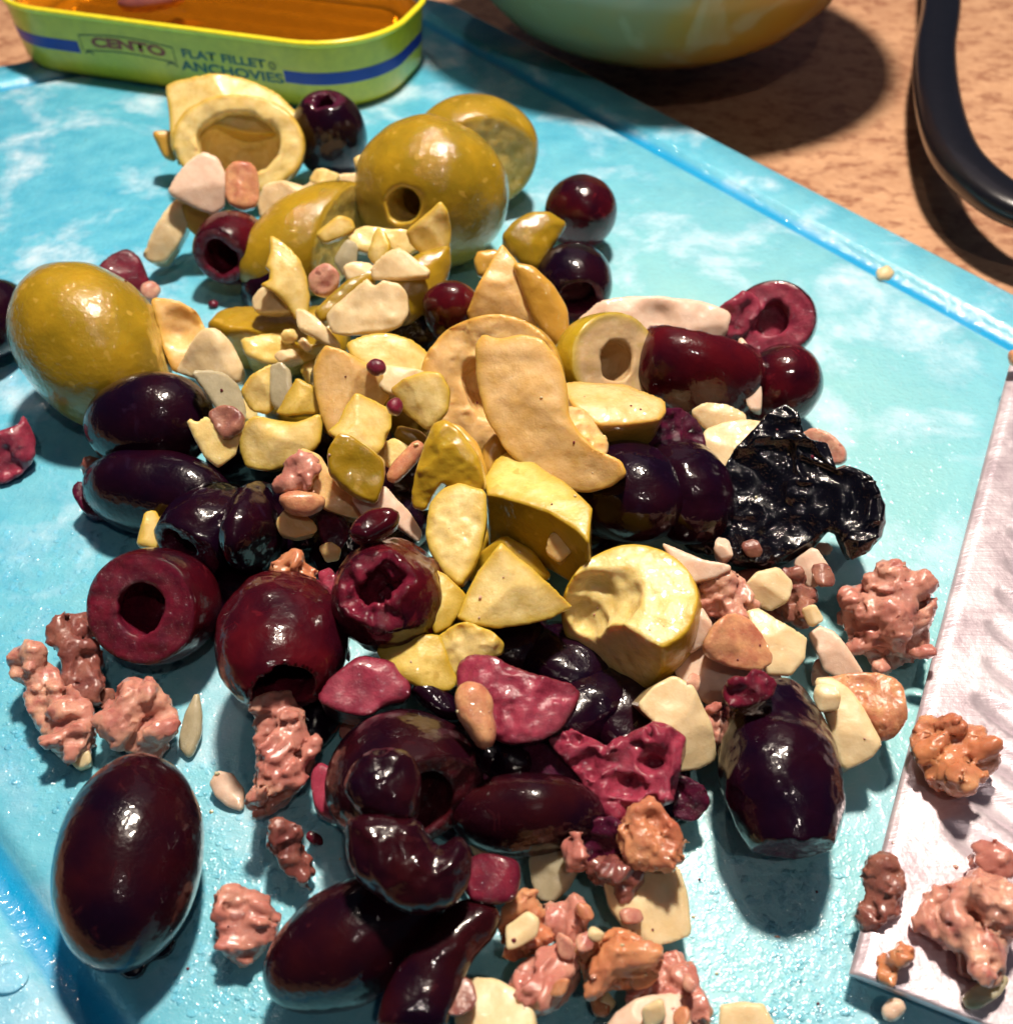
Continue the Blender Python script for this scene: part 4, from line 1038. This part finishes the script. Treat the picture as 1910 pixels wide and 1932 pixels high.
slab('a','O','a',1.0,.6,.15,1,'orange anchovy flap draped above the large cream garlic wedge','1540,1282 1585,1275 1625,1272 1662,1270 1694,1285 1702,1345 1685,1385 1662,1400 1632,1340 1598,1305',ridge=.1,amp=.05)
slab('a','A','a',.85,.8,.3,2,'largest pink anchovy clump, on the board by the knife edge','1578,1165 1595,1110 1632,1095 1668,1062 1700,1060 1738,1078 1764,1108 1752,1160 1748,1190 1758,1250 1722,1235 1700,1262 1672,1272 1640,1262 1605,1218',lumps=22,ridge=.15)
slab('l','Q','c',.7,.4,.05,1,'pointed cream garlic shard left of the largest anchovy clump','1530,1195 1548,1182 1572,1192 1605,1240 1628,1275 1585,1278 1558,1262 1545,1232',sm=0)
# ---- stray bits at the left
olive('K','K',-18,605,.8,(.72,.7,1.0),(.1,1,0),'dark purple olive cut by the left edge of the picture',amp=.02)
slab('k','R','c',.8,.6,.1,1,'red olive wedge above the biggest green olive','180,512 205,485 242,467 262,485 275,515 290,560 250,560 215,530')
slab('a','A','a',.5,.3,.08,0,'small pink scrap right of the red olive wedge','268,540 285,532 303,545 290,565 272,560')
slab('k','F','a',.5,.45,.15,1,'crimson pointed olive shred at the left edge of the picture','-20,822 10,812 38,800 45,783 62,830 62,865 38,895 5,910 -20,905',amp=.05,ridge=.08)
slab('c','R','a',.08,.07,.05,0,'tiny dark red crumb on the board above the golden skinned quarter','393,573 402,567 411,573 403,581',up=1)
slab('c','L','a',.14,.12,.06,0,'single white salt grain by the far board groove','1655,510 1672,505 1683,515 1674,526 1658,524',up=1,sm=0)
slab('c','O','a',.95,.2,.1,0,'tiny orange scrap at the upper corner of the knife','1902,668 1912,660 1925,672 1920,690 1906,686',floor=.6,up=.5)
# ---- anchovy on the knife
kf = dict(floor=.50)
slab('a','O','a',.95,.4,.2,1,'orange anchovy lump on the knife blade, topmost of those on the steel','1715,1372 1742,1350 1775,1362 1800,1350 1828,1370 1858,1385 1882,1415 1876,1450 1845,1465 1832,1500 1785,1495 1752,1462 1730,1420',lumps=12,ridge=.1,floor=.50)
slab('a','A','a',.85,.5,.3,1,'largest anchovy clump on the knife blade near the right edge of the picture','1715,1742 1735,1700 1770,1672 1815,1655 1850,1648 1890,1670 1925,1690 1905,1760 1900,1800 1875,1850 1840,1858 1808,1832 1800,1790 1768,1762',lumps=18,ridge=.1,floor=.38)
slab('a','A','a',.95,.4,.15,0,'rounded anchovy knob touching the top of the largest clump on the blade','1830,1620 1848,1595 1875,1588 1908,1602 1912,1635 1885,1665 1850,1655',lumps=4,floor=.42)
slab('a','N','a',.65,.35,.12,0,'brownish anchovy strip over the left edge of the knife blade','1632,1650 1645,1618 1668,1610 1688,1628 1708,1655 1690,1685 1686,1715 1655,1742 1622,1760 1620,1728 1635,1700',lumps=9,floor=.32)
slab('a','O','a',.60,.2,.1,0,'small orange anchovy scrap near the square tip of the knife','1645,1828 1662,1808 1680,1800 1692,1785 1716,1800 1712,1822 1690,1832 1684,1850 1664,1845',lumps=4,floor=.38)
slab('l','T','a',.65,.2,.1,0,'pale garlic shred beside the largest clump on the blade','1818,1885 1845,1862 1880,1838 1900,1845 1880,1875 1845,1900 1825,1900',floor=.38)
slab('a','Q','a',.3,.25,.1,0,'pale scrap sticking out under the lower edge of the knife','1664,1905 1680,1882 1700,1888 1706,1905 1685,1925 1668,1920')

slab('k','K','a',.9,.8,.2,1,'near-black olive offcut, added to darken the gap below the broad pink slice','905,1425 950,1402 1030,1405 1100,1420 1130,1470 1080,1480 1000,1462 930,1465',up=.3,amp=.04)  # filler slab added where bright board showed between pieces
slab('a','N','s',1.62,.3,.12,0,'dark anchovy fillet lying in the oil at the left end of the tin','215,8 250,-12 330,-20 350,-6 300,8 250,16',up=1.2,floor=1.2)
BASE = list(PIECES); SEEN = set(); STOPW = 'below left right behind with lying leaning standing under between above in at , on by just running poking of beside hanging around across tucked showing beneath wedged stuck touching'.split()
# ---- filler lumps added underneath to darken the gaps
for (px, py, m_, rr) in [(1010,1420,'K',.5),(940,1440,'K',.5),(520,560,'K',.55),(600,640,'G',.6),(700,600,'K',.6),(790,640,'K',.6),(900,640,'K',.65),(760,760,'G',.6),(660,860,'K',.65),(580,800,'G',.6),
    (840,860,'G',.6),(760,900,'K',.6),(960,880,'G',.65),(720,1000,'K',.6),(960,1040,'G',.6),(1080,900,'K',.65),(1100,1000,'K',.6),(820,1180,'K',.6),(940,1210,'K',.65),(1060,1240,'K',.6),
    (560,980,'K',.6),(480,860,'K',.55),(1250,1130,'K',.55),(1290,1250,'N',.5),(1180,1340,'K',.5),(1090,1330,'K',.55),(860,1500,'K',.5),(1130,660,'G',.6),(1010,700,'K',.6),(1300,900,'L',.6),(1400,960,'K',.55),(1400,1150,'N',.5),(560,1320,'K',.5),(470,1160,'K',.6),(640,1000,'K',.5),(1230,1440,'K',.45),(900,1430,'K',.5)]:
    c_ = P(px, py, .42); near = min(BASE, key=lambda q: (q.location[0] / S - c_[0]) ** 2 + (q.location[1] / S - c_[1] - .8) ** 2)
    ws = near['label'].replace(',', ' ,').split(); cutw = [i_ for i_, w_ in enumerate(ws) if i_ > 1 and w_ in STOPW]
    ws = ws[:min(cutw + [8])]
    lb = {'K': 'dark olive scrap', 'G': 'shaded green olive scrap', 'N': 'brown anchovy scrap', 'L': 'shaded garlic scrap'}[m_] + ' added as filler beneath the ' + ' '.join(ws)
    k_ = lb + m_; 
    if k_ in SEEN: lb += ' , beside another'.replace(' ,', ',')
    SEEN.add(k_)
    o = olive({'K': 'k', 'G': 'g', 'N': 'a', 'L': 'l'}[m_], m_, px, py, .42, (rr * 1.15, rr * .8, .9), (rng.normal(), rng.normal(), .15), lb, amp=.05, cell=5.0, ridge=.05)

def short(near):
    ws = near['label'].replace(',', ' ,').split(); cw = [i_ for i_, w_ in enumerate(ws) if i_ > 1 and w_ in STOPW]
    return ' '.join(ws[:min(cw + [8])])
def bits():
    bpy.context.view_layer.update(); dg = bpy.context.evaluated_depsgraph_get()
    base = {o.name: o for o in BASE}
    zones = [((470, 560, 860, 700), 'CLGC', 'g', 70), ((450, 690, 640, 900), 'CGL', 'g', 40), ((620, 640, 860, 960), 'CLPG', 'g', 70), ((820, 520, 1120, 900), 'PCL', 'g', 24),
             ((1220, 1030, 1560, 1330), 'LQAN', 'l', 45), ((500, 900, 820, 1080), 'AKPF', 'k', 26), ((560, 1300, 1260, 1600), 'FKAR', 'k', 34), ((90, 1180, 330, 1420), 'AN', 'a', 5), ((950, 1700, 1320, 1930), 'ALO', 'a', 16), ((480, 330, 720, 560), 'CLG', 'g', 6)]
    used = set()
    for (x0, y0, x1, y1), ms, cd, num in zones:
        for _ in range(num):
            px, py = rng.uniform(x0, x1), rng.uniform(y0, y1); d = nrm(ray(px, py))
            ok, loc, nor, idx, ob, mt = sc.ray_cast(dg, Vector((0, 0, CAM_H * S)), Vector(d.tolist()))
            if not ok or ob.name.startswith(('purple_olive.', 'green_olive.')) and 'piece' not in ob.name: continue
            loc = np.array(loc) / S
            if loc[2] > (1.15 if cd in 'gl' else .95): continue
            m_ = ms[rng.integers(len(ms))]; c_ = {'A': 'a', 'N': 'a', 'O': 'a', 'K': 'k', 'F': 'k', 'R': 'k', 'L': 'l', 'Q': 'l'}.get(m_, 'g')
            r_ = rng.uniform(17, 34); k_ = rng.integers(4, 7); a0 = rng.uniform(0, 6.28); el = rng.uniform(.55, .9); ro = rng.uniform(0, 3.14)
            pts = []
            for q in range(k_):
                a_ = a0 + 6.28 * q / k_ + rng.uniform(-.3, .3); u, w = r_ * math.cos(a_), r_ * el * math.sin(a_)
                pts.append('%.1f,%.1f' % (px + u * math.cos(ro) - w * math.sin(ro), py + u * math.sin(ro) + w * math.cos(ro)))
            col = {'C': 'cream olive', 'L': 'pale garlic', 'G': 'golden olive', 'P': 'peach olive', 'Q': 'pinkish garlic', 'A': 'pink anchovy', 'N': 'brown anchovy', 'O': 'orange anchovy', 'K': 'dark olive', 'F': 'pink olive', 'R': 'crimson olive'}[m_]
            n_ = base.get(ob.name)
            if n_ is None and ob.name.startswith('cutting'): wh = 'on the board by the ' + short(min(BASE, key=lambda q: (q.location[0] / S - loc[0]) ** 2 + (q.location[1] / S - loc[1]) ** 2))
            elif n_ is None: continue
            else: wh = 'resting on the ' + short(n_)
            lb = 'small %s bit %s' % (col, wh)
            if lb in used: continue
            used.add(lb)
            slab(c_, m_, 'c' if rng.random() < .6 else 'a', loc[2] + .28, .45, .06, 2, lb, ' '.join(pts), sm=1, slope=.6, k=.015, grow=.01, amp=.03, cell=2.4)
bits()

# ------------------------------------------------------------------ water on the board
def droplets():
    V, Fc = [], []
    N, K = 8, 3
    bot_left = [(0, 1000, 340, 1900), (350, 1420, 600, 1920), (0, 330, 330, 900), (1260, 1530, 1600, 1920), (1450, 1640, 1600, 1930), (1000, 1900, 1700, 1932)]
    cnt = 0
    bowlc = None
    for (x0, y0, x1, y1), num in zip(bot_left, (2600, 700, 350, 420, 240, 200)):
        for _ in range(num):
            px, py = rng.uniform(x0, x1), rng.uniform(y0, y1)
            c = P(px, py, 0)
            if (c[:2] - (G1 - nL * 2.35)) @ nL > 0: continue
            r = 0.014 + 0.045 * rng.random() ** 3
            hh = r * rng.uniform(0.12, 0.25)
            base = len(V); el = rng.uniform(1, 1.5); a0 = rng.uniform(0, 3.14)
            for k in range(K):
                t = k / K; rr = r * math.cos(t * math.pi / 2); z = hh * math.sin(t * math.pi / 2)
                for i in range(N):
                    a = 2 * math.pi * i / N
                    u, w = rr * math.cos(a) * el, rr * math.sin(a)
                    V.append((c[0] + u * math.cos(a0) - w * math.sin(a0), c[1] + u * math.sin(a0) + w * math.cos(a0), 0.001 + z))
            V.append((c[0], c[1], 0.001 + hh)); top = len(V) - 1
            for k in range(K - 1):
                for i in range(N):
                    j = (i + 1) % N; Fc.append((base + k*N + i, base + k*N + j, base + (k+1)*N + j, base + (k+1)*N + i))
            for i in range(N): Fc.append((base + (K-1)*N + i, base + (K-1)*N + (i+1) % N, top))
    t = NT('water')
    gl = t.new('BsdfGlossy'); gl.inputs['Roughness'].default_value = 0.06
    tr = t.new('BsdfTransparent'); tr.inputs[0].default_value = (0.97, 0.99, 1, 1)
    fr = t.new('Fresnel'); fr.inputs[0].default_value = 1.45
    mx = t.new('MixShader'); t.set(mx.inputs[0], t.math('MULTIPLY', fr.outputs[0], 1.2))
    t.t.links.new(tr.outputs[0], mx.inputs[1]); t.t.links.new(gl.outputs[0], mx.inputs[2]); t.t.links.new(mx.outputs[0], t.out.inputs[0])
    M['water'] = t.m
    o = simple_obj('water_droplets', V, Fc, t.m, True)
    tag(o, 'fine water droplets scattered over the wet blue cutting board', 'water', kind='stuff')
    # one larger drop on the rim at the lower left
    c = P(14, 1848, 0); V, Fc = [], []
    for k in range(5):
        t_ = k / 5
        for i in range(24):
            a = 2 * math.pi * i / 24; rr = 0.2 * math.cos(t_ * math.pi / 2)
            V.append((c[0] + rr * math.cos(a) * 1.25, c[1] + rr * math.sin(a), 0.002 + 0.07 * math.sin(t_ * math.pi / 2)))
    V.append((c[0], c[1], 0.072))
    for k in range(4):
        for i in range(24):
            j = (i + 1) % 24; Fc.append((k*24+i, k*24+j, (k+1)*24+j, (k+1)*24+i))
    for i in range(24): Fc.append((96 + i, 96 + (i+1) % 24, 120))
    o = simple_obj('water_drop', V, Fc, M['water'], True)
    tag(o, 'single large water drop on the board rim at the lower left', 'water drop')
droplets()

def crumbs():
    bpy.context.view_layer.update()
    dg = bpy.context.evaluated_depsgraph_get()
    ico = [nrm(v) for v in ((0,0,1),(.9,0,.45),(.28,.85,.45),(-.72,.53,.45),(-.72,-.53,.45),(.28,-.85,.45),(.72,.53,-.45),(-.28,.85,-.45),(-.9,0,-.45),(-.28,-.85,-.45),(.72,-.53,-.45),(0,0,-1))]
    FI = [(0,1,2),(0,2,3),(0,3,4),(0,4,5),(0,5,1),(1,6,2),(2,7,3),(3,8,4),(4,9,5),(5,10,1),(6,7,2),(7,8,3),(8,9,4),(9,10,5),(10,6,1),(11,7,6),(11,8,7),(11,9,8),(11,10,9),(11,6,10)]
    for nm, mk, num, x0, x1, y0, y1, lb in (('olive_crumbs', 'R', 80, 200, 1700, 450, 1900, 'tiny dark red olive crumbs sprinkled over the pile and board'),
            ('pale_crumbs', 'L', 70, 300, 1600, 400, 1900, 'tiny cream garlic and olive crumbs sprinkled over the pile'),
            ('anchovy_crumbs', 'A', 90, 100, 1900, 1000, 1932, 'tiny pink anchovy crumbs sprinkled over the pile, board and knife')):
        V, Fc = [], []
        for _ in range(num):
            c = P(rng.uniform(x0, x1), rng.uniform(y0, y1), 1.0)
            ok, loc, nor, idx, ob, mt = sc.ray_cast(dg, Vector((c[0] * S, c[1] * S, 0.045)), Vector((0, 0, -1)))
            if not ok or ob.name.startswith(('purple_olive', 'bowl', 'rim', 'oil', 'wall', 'handle')): continue
            onb = ob.name.startswith('cutting')
            if onb and rng.random() < .8: continue
            loc = np.array(loc) / S; nor = np.array(nor)
            r = 0.010 + 0.030 * rng.random() ** 2; B_ = basis(nor + rng.normal(0, .2, 3))
            st = rng.uniform(.6, 1.5, 3); st[2] *= .7; base = len(V)
            for v in ico: V.append(loc + B_ @ (v * st * r * rng.uniform(.7, 1.2)) + nor * r * .2)
            Fc += [tuple(base + k for k in fc) for fc in FI]
        o = simple_obj(nm, V, Fc, M[mk], True)
        a = o.data.attributes.new('cut', 'FLOAT', 'POINT'); a.data.foreach_set('value', [1.0] * len(V))
        a = o.data.attributes.new('rim', 'FLOAT', 'POINT'); a.data.foreach_set('value', [1.0] * len(V))
        tag(o, lb, 'crumbs', kind='stuff')
crumbs()

print("TRIS", NTRI[0])
